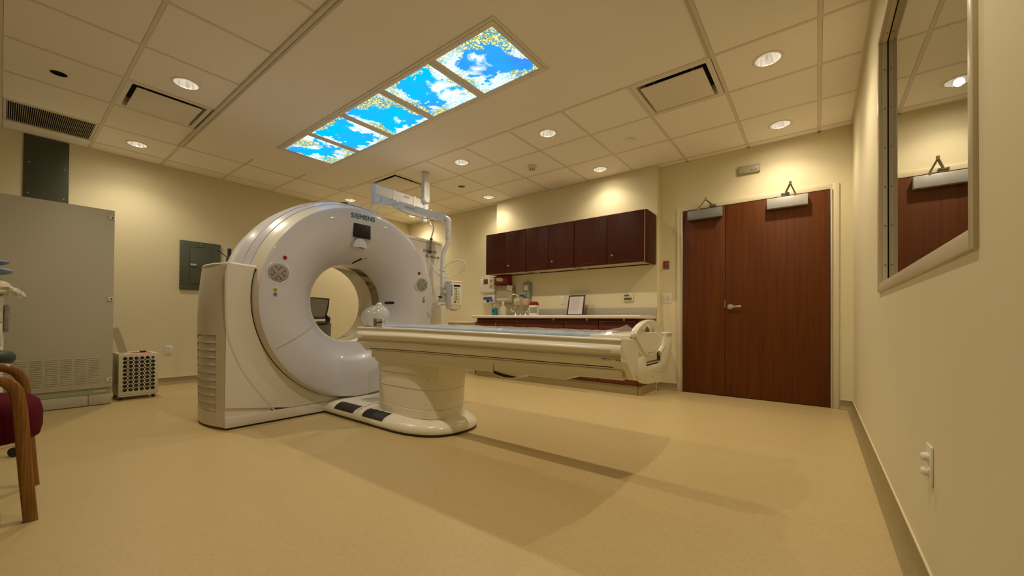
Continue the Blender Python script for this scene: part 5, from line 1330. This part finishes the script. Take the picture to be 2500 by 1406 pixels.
t = thing('side_bin', 'small grey plastic holder hanging on the side of the white cart', 'holder', (-4.6, 0.0, 0.62))
obj('holder_body', box(nb(), -4.54, -4.44, cy1, cy1 + 0.022, 0.735, 0.925, 0.004), M['keypad'], t)
bm = nb()
for k in range(6): box(bm, -4.53, -4.45, cy1 + 0.022, cy1 + 0.026, 0.82 + k * 0.015, 0.829 + k * 0.015)
obj('holder_ribs', bm, M['keypad'], t)
bm = nb(); loft(bm, [[V(-4.66 + x * s, -0.265 + y * s, z) for x, y in superell(0, 0, 0.235, 0.31, 4, 36)] for s, z in ((0.93, 1.029), (1.0, 1.05), (0.98, 1.078), (0.80, 1.115), (0.5, 1.13))])
tag(obj('foam_wedge', bm, M['offwhite'], sharp=40), 'cream padded cushion on top of the white cart', 'cushion')
def pillow(nm, c, a, b, h, m, label, seed):
    bm = nb(); rs = []
    for z, s in ((-1, 0.80), (-0.7, 0.95), (0, 1.0), (0.7, 0.93), (0.95, 0.74)):
        rs.append([V(c[0] + x * s * (1 + 0.05 * mn.noise(V(x * 6, y * 6, z + seed))), c[1] + y * s * (1 + 0.08 * mn.noise(V(y * 7, x * 5, seed))), c[2] + z * h * (0.6 + 0.4 * (1 - (abs(y) / b) ** 2)) + 0.012 * mn.noise(V(x * 9, y * 9, seed + z))) for x, y in superell(0, 0, a, b, 2.6, 40)])
    loft(bm, rs); return tag(obj(nm, bm, m, sharp=70), label, 'folded pad', 'blue folded pads on the cart')
pillow('folded_blue_pad', (-4.60, -0.190, 1.166), 0.20, 0.245, 0.032, M['blue'], 'lower blue folded pad on the cream cushion on the cart', 1)
pillow('folded_blue_pad', (-4.60, -0.205, 1.228), 0.18, 0.235, 0.028, M['blue'], 'upper blue folded pad, topmost of the pile on the cart', 5)
bm = nb(); rs = []
for i in range(13):
    t_ = i / 12; p = V(-4.46, 0.036 + 0.070 * t_, 1.030 - 0.030 * t_ - 0.02 * t_ * t_)
    rs.append([p + V(0.065 * math.cos(q) * (1 - 0.40 * t_ + 0.10 * mn.noise(V(q, i * .7, 0))), 0, (0.034 * (1 - 0.3 * t_)) * math.sin(q) * (1 + 0.5 * mn.noise(V(q * 2, i * 1.1, 4)))) for q in [2 * PI * k / 18 for k in range(18)]])
loft(bm, rs)
tag(obj('plastic_bag', bm, M['bagfilm'], sharp=25), 'crumpled clear plastic bag hanging off the cart top', 'plastic bag')

# ================================================================== COUNTER
def cab_front(par, x0, x1, z0, z1, y, arch=True, top=True, m=None):
    m = m or M['cabbase']
    bm = nb(); box(bm, x0 + 0.004, x1 - 0.004, y, y + 0.02, z0, z1, 0.003); return obj('drawer', bm, m, par)
def arch_pull(par, x0, x1, zc, y, m):
    bm = nb(); n = 14; top, bot = [], []
    for i in range(n + 1):
        t_ = i / n; x = x0 + (x1 - x0) * t_; s = math.sin(PI * t_)
        top.append((x, zc + 0.010 * s ** 0.5 + 0.004)); bot.append((x, zc - 0.008 + 0.006 * s))
    prism(bm, top + list(reversed(bot)), 'Y', y - 0.0035, y + 0.002); return obj('recessed_pull', bm, m, par)
def lock(par, x, z, y):
    bm = nb(); lathe(bm, [(0.0, -0.007), (0.005, -0.007), (0.0055, -0.004), (0.011, -0.004), (0.013, 0.0)], axis='Y', seg=16); bmesh.ops.translate(bm, vec=(x, y, z), verts=bm.verts)
    return obj('lock', bm, M['nickel'], par)
FY = 4.365
arch_m = mat('painted_pull_shade', (0.035, 0.007, 0.004), 0.4, noise=(20, 0.1))  # dark tone put in for the shade inside the arched pulls
ux = [(-4.045, -3.322, 'leftmost base cabinet under the counter with two narrow arched drawer pulls', 2),
      (-3.322, -2.540, 'wide base cabinet under the faucet side with one long arched pull and a lock', 1),
      (-2.540, -2.069, 'base cabinet under the framed document with a medium arched pull', 1),
      (-2.069, -1.596, 'base cabinet under the thermostat, rightmost with a drawer pull', 1)]
for (a, b, lb, nd) in ux:
    t = thing('base_cabinet', lb, 'cabinet', ((a + b) / 2, 4.6, 0), group='dark wood base cabinets under the counter')
    obj('carcass', box(nb(), a + 0.001, b - 0.001, FY + 0.021, BY, 0.105, 0.865), M['cabbase'], t)
    obj('top_rail', box(nb(), a + 0.002, b - 0.002, FY + 0.004, FY + 0.021, 0.842, 0.866, 0.001), M['cab'], t)
    obj('toe_kick', box(nb(), a, b, FY + 0.015, FY + 0.035, 0.0, 0.105), M['cove'], t)
    segs = [(a, (a + b) / 2 - 0.01), ((a + b) / 2 - 0.01, b)] if nd == 2 else [(a, b)]
    for (p, q) in segs:
        d = cab_front(t, p, q, 0.690, 0.838, FY)
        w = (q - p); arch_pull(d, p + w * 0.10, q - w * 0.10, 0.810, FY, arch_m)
        obj('door', box(nb(), p + 0.004, q - 0.004, FY, FY + 0.02, 0.112, 0.683, 0.003), M['cabbase'], t)
    if nd == 2: lock(t, (a + b) / 2 + 0.01, 0.775, FY)
    else: lock(t, b - (b - a) * (0.20 if b - a > .6 else 0.33), 0.851, FY + 0.004)
t = thing('filler_cabinet', 'narrow plain dark wood end panel closing the counter run by the door', 'cabinet', (-1.575, 4.6, 0))
obj('end_panel', box(nb(), -1.590, -1.553, FY, BY, 0.105, 0.866, 0.002), M['cabbase'], t)
obj('kick', box(nb(), -1.590, -1.556, FY + 0.015, BY, 0.0, 0.105), M['cove'], t)
bm = nb(); prism(bm, [(4.325, 0.866), (4.318, 0.874), (4.318, 0.898), (4.325, 0.905), (BY - 0.001, 0.905), (BY - 0.001, 0.866)], 'X', -4.095, -1.548, 0.002)
wt = tag(obj('worktop', bm, M['worktop']), 'long cream laminate worktop running along the counter', 'worktop')
bm = nb(); box(bm, -4.095, -1.548, BY - 0.020, BY - 0.0005, 0.9055, 1.005, 0.003)
tag(obj('backsplash', bm, M['splash']), 'grey strip along the wall at the rear of the worktop', 'backsplash')

# wall cabinets
UF, UZ0, UZ1 = 4.555, 1.532, 2.140
for (a, m_, b, lb, lk) in ((-4.037, -3.658, -3.284, 'left wall cabinet above the sink with two dark doors', -3.60), (-3.282, -2.899, -2.508, 'middle wall cabinet of the row, over the framed document', -2.845), (-2.506, -2.052, -1.585, 'right wall cabinet of the row, nearest the door, with an exposed side', -1.985)):
    t = thing('wall_cabinet', lb, 'cabinet', ((a + b) / 2, 4.72, UZ0), group='dark wood wall cabinets above the counter')
    bm = nb()
    box(bm, a, a + 0.018, UF + 0.021, BY, UZ0, UZ1); box(bm, b - 0.018, b, UF + 0.021, BY, UZ0, UZ1); box(bm, a + .018, b - .018, UF + 0.021, BY, UZ1 - 0.018, UZ1); box(bm, a + .018, b - .018, BY - 0.012, BY, UZ0 + 0.001, UZ1 - 0.018)
    obj('carcass', bm, M['cab'], t)
    bm = nb(); box(bm, a + 0.0181, b - 0.0181, UF + 0.022, BY - 0.013, UZ0 + 0.012, UZ0 + 0.030)
    box(bm, a + 0.0181, b - 0.0181, UF + 0.021, UF + 0.036, UZ0 - 0.002, UZ0 + 0.0119); box(bm, a + 0.0181, a + 0.030, UF + 0.036, BY - 0.013, UZ0 - 0.002, UZ0 + 0.0119); box(bm, b - 0.030, b - 0.0181, UF + 0.036, BY - 0.013, UZ0 - 0.002, UZ0 + 0.0119)
    obj('underside', bm, M['cabinner'], t)
    for (p, q) in ((a, m_), (m_, b)):
        d = obj('door', box(nb(), p + 0.003, q - 0.003, UF, UF + 0.020, UZ0 + 0.001, UZ1, 0.003), M['cab'], t)
        w = q - p; n = 14; tp, bt_ = [], []
        for i in range(n + 1):
            t_ = i / n; x = p + w * 0.12 + w * 0.76 * t_; tp.append((x, UZ0 + 0.012 + 0.028 * math.sin(PI * t_) ** 0.8)); bt_.append((x, UZ0 + 0.009 + 0.024 * math.sin(PI * t_) ** 0.8))
        bm = nb(); prism(bm, tp + list(reversed(bt_)), 'Y', UF - 0.003, UF + 0.002); obj('arched_pull', bm, M['cabbase'], d)
    lock(t, lk, UZ0 + 0.105, UF)
t = thing('cabinet_side_panel', 'dark wood side panel with a light edge at the door end of the wall cabinets', 'side panel', (-1.575, 4.7, UZ0))
obj('panel', box(nb(), -1.5830, -1.560, UF + 0.002, BY, UZ0 - 0.002, UZ1 - 0.002, 0.001), M['cab'], t)
obj('light_edge', box(nb(), -1.5848, -1.5800, UF - 0.001, UF + 0.0015, UZ0, UZ1 - 0.004), M['frame'], t)

# things on the wall above the counter
t = thing('sharps_cabinet', 'white locking sharps container cabinet on the wall left of the faucet', 'sharps container', (-4.2, 4.8, 1.27))
obj('container_box', box(nb(), -4.352, -4.046, 4.755, Y1, 1.282, 1.500, 0.014, 3), M['white'], t)
obj('container_neck', box(nb(), -4.335, -4.062, 4.772, Y1 - .002, 1.262, 1.284, 0.006), M['white'], t)
obj('container_lid', box(nb(), -4.340, -4.055, 4.765, Y1 - .002, 1.498, 1.532, 0.010), M['white'], t)
obj('red_window', box(nb(), -4.258, -4.168, 4.751, 4.757, 1.410, 1.492, 0.003), mat('translucent_red', (0.20, 0.03, 0.02), 0.3, noise=(20, 0.1)), t)
obj('hazard_label', box(nb(), -4.110, -4.078, 4.752, 4.757, 1.445, 1.480, 0.001), M['orange'], t)
bm = nb(); cyl(bm, (-4.092, 4.756, 1.378), (-4.092, 4.742, 1.378), 0.008, 12); box(bm, -4.095, -4.089, 4.738, 4.743, 1.350, 1.380); obj('key_lock', bm, M['bronze'], t)
t = thing('glove_dispenser', 'white wall dispenser with a blue glove pulled out, below the sharps container', 'glove dispenser', (-4.19, 4.82, 1.11))
obj('dispenser_box', box(nb(), -4.322, -4.066, 4.800, Y1, 1.112, 1.260, 0.006), M['white'], t)
obj('glove_carton', box(nb(), -4.300, -4.120, 4.796, 4.802, 1.165, 1.208, 0.002), M['glovebox'], t)
obj('opening', box(nb(), -4.235, -4.175, 4.797, 4.802, 1.122, 1.165, 0.002), M['dark'], t)
bm = nb(); random.seed(3)
for k in range(5):
    p = V(-4.21 + 0.020 * k, 4.785 - 0.004 * (k % 2), 1.182 - 0.004 * k); tube(bm, [p, p + V(0.016, -0.012, 0.014 * (-1) ** k), p + V(0.040, -0.008, -0.022), p + V(0.05, 0.0, -0.030)], [0.010, 0.013, 0.012, 0.008], 8, 3)
obj('blue_glove', bm, M['glove'], t)
t = thing('paper_towel_cabinet', 'beige metal paper towel dispenser on the wall behind the faucet', 'paper towel dispenser', (-3.87, 4.8, 1.1))
obj('dispenser_body', box(nb(), -4.030, -3.705, 4.790, BY, 1.105, 1.372, 0.005), M['towelcab'], t)
bm = nb(); cyl(bm, (-3.905, 4.790, 1.340), (-3.905, 4.780, 1.340), 0.007, 12); obj('key_lock', bm, M['bronze'], t)
bm = nb(); box(bm, -4.005, -3.735, 4.782, 4.80, 1.140, 1.175, 0.003); obj('towel_slot', bm, M['paper'], t)
t = thing('red_liner_box', 'red glossy carton with a cream opening on top of the towel dispenser', 'carton', (-3.90, 4.80, 1.38))
obj('carton', box(nb(), -4.030, -3.775, 4.760, 4.875, 1.392, 1.523, 0.003), M['redbox'], t)
bm = nb(); prism(bm, [(-3.93 + 0.075 * math.cos(a), 1.468 + 0.030 * math.sin(a) - 0.10 * (0.075 * math.cos(a))) for a in [2 * PI * i / 24 for i in range(24)]], 'Y', 4.757, 4.761); obj('carton_opening', bm, M['paper'], t)
bm = nb(); wavy(bm, -4.04, -3.72, 4.745, 4.88, lambda x, y: 1.380 + 0.006 * mn.noise(V(x * 12, y * 9, 0)) - 0.02 * max(0, 4.77 - y) / 0.02 * 0.3, 24, 8)
tag(obj('towel_stack', bm, M['paper']), 'thin layer of folded paper towels under the red carton', 'paper towels')
bm = nb(); box(bm, -0.055, 0.055, -0.040, 0.040, 0, 0.0012); bmesh.ops.transform(bm, matrix=mtx((-3.748, 4.778, 1.335), (1, 0, -0.28), (0.28, 0, 1)), verts=bm.verts); tag(obj('hanging_card', bm, M['paper']), 'white card tag hanging tilted on the towel dispenser', 'card')
t = thing('soap_dispenser', 'grey wall soap dispenser with a blue push bar right of the faucet', 'soap dispenser', (-3.46, 4.83, 1.16))
obj('back_body', box(nb(), -3.528, -3.398, 4.815, BY, 1.165, 1.405, 0.018, 4), M['soapgrey'], t)
obj('front_label', box(nb(), -3.500, -3.425, 4.812, 4.818, 1.285, 1.360, 0.003), M['white'], t)
obj('lower_shroud', box(nb(), -3.548, -3.448, 4.780, 4.83, 1.188, 1.262, 0.016, 3), M['soapgrey'], t)
obj('push_bar', box(nb(), -3.540, -3.470, 4.770, 4.79, 1.196, 1.220, 0.008, 3), M['bluebtn'], t)
t = thing('towel_bowl_dispenser', 'beige curved hand towel dispenser below the grey soap dispenser', 'towel dispenser', (-3.48, 4.84, 1.05))
bm = nb(); rs = []
for z, s in ((1.165, 1.0), (1.13, 0.99), (1.085, 0.92), (1.062, 0.82)): rs.append([V(-3.475 + x * s, BY - 0.055 * s + y * s, z) for x, y in superell(0, 0, 0.076, 0.054, 3, 32)])
loft(bm, rs); obj('curved_body', bm, mat('beige_pink_plastic', (0.60, 0.46, 0.30), 0.4, noise=(8, 0.02)), t)
obj('side_box', box(nb(), -3.690, -3.553, 4.810, BY, 1.070, 1.170, 0.006), M['offwhite'], t)

t = thing('faucet', 'chrome gooseneck faucet with two wrist-blade handles on the worktop', 'faucet', (-3.49, 4.72, 0.905))
fx_, fy_ = -3.505, 4.745
bm = nb(); neck = [V(fx_, fy_, 0.93), V(fx_, fy_, 1.07), V(fx_ - 0.012, fy_, 1.155), V(fx_ - 0.06, fy_ - 0.02, 1.215), V(fx_ - 0.12, fy_ - 0.05, 1.222), V(fx_ - 0.165, fy_ - 0.075, 1.185), V(fx_ - 0.180, fy_ - 0.085, 1.125)]
tube(bm, neck, [0.011] * 31 + [0.011] * 10, 12, 6); obj('gooseneck_spout', bm, M['chrome'], t)
bm = nb(); lathe(bm, [(0.0, 0.905), (0.026, 0.905), (0.024, 0.915), (0.015, 0.930), (0.013, 0.955), (0.0, 0.955)], c=(fx_, fy_, 0), seg=20); obj('spout_base', bm, M['chrome'], t)
for s in (-1, 1):
    hx_ = fx_ + s * 0.095
    bm = nb(); lathe(bm, [(0.0, 0.905), (0.024, 0.905), (0.020, 0.918), (0.012, 0.930), (0.010, 0.950), (0.0, 0.950)], c=(hx_, fy_, 0), seg=18); v = obj('valve_base', bm, M['chrome'], t)
    bm = nb(); tube(bm, [V(hx_, fy_, 0.945), V(hx_ + s * 0.012, fy_ - .01, 0.962), V(hx_ + s * 0.045, fy_ - .02, 0.970), V(hx_ + s * 0.062, fy_ - .025, 0.990), V(hx_ + s * 0.066, fy_ - .027, 1.018)], 0.007, 8, 4, sx=1.3); obj('wrist_handle', bm, M['white'], v)
t = thing('spray_bottle', 'clear bottle with a pump head on the counter beside the faucet', 'bottle', (-3.80, 4.70, 0.905))
bm = nb(); loft(bm, [[V(-3.795 + x * s, 4.69 + y * s, z) for x, y in superell(0, 0, 0.062, 0.042, 3, 28)] for s, z in ((0.92, 0.906), (1.0, 0.915), (1.0, 1.0), (0.85, 1.035), (0.35, 1.055), (0.3, 1.075))]); obj('bottle_body', bm, M['bagfilm'], t)
bm = nb(); lathe(bm, [(0.0, 1.075), (0.020, 1.075), (0.020, 1.092), (0.008, 1.095), (0.008, 1.115), (0.0, 1.115)], c=(-3.795, 4.69, 0), seg=18); box(bm, -3.83, -3.775, 4.682, 4.698, 1.112, 1.124, 0.003); tube(bm, [V(-3.80, 4.685, 1.10), V(-3.822, 4.684, 1.085), V(-3.822, 4.684, 1.06)], 0.004, 6); obj('trigger_pump', bm, M['white'], t)
t = thing('sanitizer_bottle', 'small teal-labelled pump bottle at the left end of the worktop', 'bottle', (-3.94, 4.66, 0.905))
bm = nb(); box(bm, -3.982, -3.905, 4.630, 4.690, 0.906, 1.030, 0.010, 3); obj('bottle_body', bm, M['tealliq'], t)
bm = nb(); lathe(bm, [(0.0, 1.028), (0.012, 1.028), (0.012, 1.045), (0.005, 1.047), (0.005, 1.075), (0.0, 1.075)], c=(-3.944, 4.66, 0), seg=14); box(bm, -3.948, -3.915, 4.656, 4.664, 1.070, 1.077, 0.002); obj('pump_head', bm, M['white'], t)
bm = nb(); box(bm, -3.972, -3.915, 4.6285, 4.6305, 0.965, 0.985); box(bm, -3.97, -3.93, 4.6285, 4.6305, 1.000, 1.008); obj('label_band', bm, M['bluebtn'], t)
t = thing('wipe_canister', 'white wipe canister with a dark red lid on the worktop', 'canister', (-3.205, 4.66, 0.905))
bm = nb(); lathe(bm, [(0.0, 0.906), (0.068, 0.906), (0.071, 0.910), (0.071, 1.052), (0.0, 1.052)], c=(-3.207, 4.66, 0), seg=36); cn_ = obj('canister_body', bm, M['white'], t)
bm = nb(); lathe(bm, [(0.0, 1.104), (0.045, 1.104), (0.052, 1.100), (0.073, 1.072), (0.073, 1.053), (0.0, 1.053)], c=(-3.207, 4.66, 0), seg=36); obj('canister_lid', bm, M['red'], t)
bm = nb(); lathe(bm, [(0.0714, 0.940), (0.0716, 0.942), (0.0716, 1.020), (0.0714, 1.022)], c=(-3.207, 4.66, 0), seg=20, a0=R(-110), a1=R(-20)); obj('printed_label', bm, M['keypad'], cn_)
t = thing('framed_document', 'dark framed certificate leaning against the wall on the worktop', 'picture frame', (-2.58, 4.75, 0.905))
ang = R(-12); fm = Matrix.Translation((-2.578, 4.705, 0.906)) @ Matrix.Rotation(R(-4), 4, 'Z') @ Matrix.Rotation(ang, 4, 'X')
bm = nb(); fw_, fh_, fb_ = 0.128, 0.282, 0.017
box(bm, -fw_, fw_, 0, 0.016, 0, fb_, 0.002, 2, fm); box(bm, -fw_, fw_, 0, 0.016, fh_ - fb_, fh_, 0.002, 2, fm); box(bm, -fw_, -fw_ + fb_, 0, 0.016, fb_, fh_ - fb_, 0.002, 2, fm); box(bm, fw_ - fb_, fw_, 0, 0.016, fb_, fh_ - fb_, 0.002, 2, fm)
obj('frame', bm, M['docframe'], t)
bm = nb(); box(bm, -fw_ + fb_, fw_ - fb_, 0.005, 0.012, fb_, fh_ - fb_, 0, 2, fm); dp = obj('document', bm, M['docpaper'], t)
bm = nb(); random.seed(11)
for k in range(13):
    z = fh_ - fb_ - 0.026 - k * 0.0145; w_ = random.uniform(0.11, 0.165); box(bm, -0.085, -0.085 + w_, 0.0043, 0.0052, z, z + 0.0022, 0, 2, fm)
for pts_ in ([(-0.098, 0.256), (-0.090, 0.246)], [(-0.082, 0.256), (-0.090, 0.246)], [(-0.090, 0.246), (-0.090, 0.234)]):
    bar(bm, [fm @ V(pts_[0][0], 0.0045, pts_[0][1]), fm @ V(pts_[1][0], 0.0045, pts_[1][1])], 0.003, 0.003)
obj('document_print', bm, M['docink'], dp)
outlet('wall_outlet', 'white power outlet on the wall just left of the framed document', (-2.868, BY, 1.125), (0, -1, 0), (1, 0, 0), w=0.075, h=0.115)
t = thing('thermostat', 'cream wall thermostat with two dark displays above the worktop', 'thermostat', (-1.895, BY, 1.09))
obj('housing', box(nb(), -1.958, -1.832, BY - 0.024, BY, 1.083, 1.192, 0.008, 3), M['offwhite'], t)
bm = nb(); box(bm, -1.948, -1.885, BY - 0.0265, BY - 0.022, 1.150, 1.172, 0.001); box(bm, -1.950, -1.852, BY - 0.0265, BY - 0.022, 1.102, 1.134, 0.001); obj('display', bm, M['lcd'], t)
# door wall fittings
t = thing('emergency_button', 'small steel wall plate with a red push button left of the doors', 'push button', (-1.467, Y1, 1.475))
obj('plate', box(nb(), -1.504, -1.430, Y1 - 0.006, Y1, 1.476, 1.578, 0.002), M['steelplate'], t)
obj('red_strip', box(nb(), -1.502, -1.432, Y1 - 0.0075, Y1 - 0.005, 1.552, 1.560), M['redbox'], t)
bm = nb(); lathe(bm, [(0.0, -0.028), (0.020, -0.026), (0.023, -0.018), (0.018, -0.012), (0.018, 0.0)], axis='Y', seg=24); bmesh.ops.translate(bm, vec=(-1.470, Y1 - 0.004, 1.530), verts=bm.verts); obj('red_button', bm, M['redwall'], t)
t = thing('light_switch', 'white double rocker light switch left of the doors', 'light switch', (-1.46, Y1, 1.06))
obj('switch_plate', box(nb(), -1.520, -1.400, Y1 - 0.006, Y1, 1.060, 1.180, 0.003), M['white'], t)
for x in (-1.486, -1.434): obj('rocker', box(nb(), x - 0.017, x + 0.017, Y1 - 0.010, Y1 - 0.005, 1.087, 1.153, 0.002), M['paper'], t)
t = thing('room_sign', 'small grey framed indicator sign high above the doors', 'sign', (-0.59, Y1, 2.46))
obj('sign_frame', box(nb(), -0.697, -0.485, Y1 - 0.022, Y1, 2.458, 2.545, 0.003), M['signframe'], t)
sf = obj('sign_face', box(nb(), -0.687, -0.495, Y1 - 0.025, Y1 - 0.02, 2.467, 2.536, 0.001), M['sign'], t)
bm = nb()
for k, (a, w_) in enumerate(((-0.580, .006), (-0.569, .012), (-0.552, .014), (-0.533, .006), (-0.522, .010))): box(bm, a, a + w_, Y1 - 0.0256, Y1 - 0.0248, 2.482, 2.488 + 0.006 * (k % 2))
obj('sign_marks', bm, M['greytext'], sf)

# low white side desk left of the counter
t = thing('low_side_table', 'low cream-topped side table left of the counter run', 'table', (-4.45, 4.62, 0))
obj('table_top', box(nb(), -4.88, -4.11, 4.40, 4.93, 0.785, 0.812, 0.004), M['worktop'], t)
obj('apron', box(nb(), -4.84, -4.13, 4.43, 4.90, 0.735, 0.784, 0.003), M['offwhite'], t)
for x in (-4.80, -4.17):
    for y in (4.46, 4.87): obj('leg', box(nb(), x - 0.018, x + 0.018, y - 0.018, y + 0.018, 0.0, 0.735, 0.002), M['offwhite'], t)
t = thing('red_label_box', 'tiny red and black printed box beside the low side table edge', 'box', (-4.70, 4.33, 0.0))
obj('stand_box', box(nb(), -4.80, -4.685, 4.30, 4.385, 0.0, 0.712, 0.004), M['offwhite'], t)
obj('carton', box(nb(), -4.795, -4.690, 4.305, 4.380, 0.712, 0.770, 0.002), M['redbox'], t)
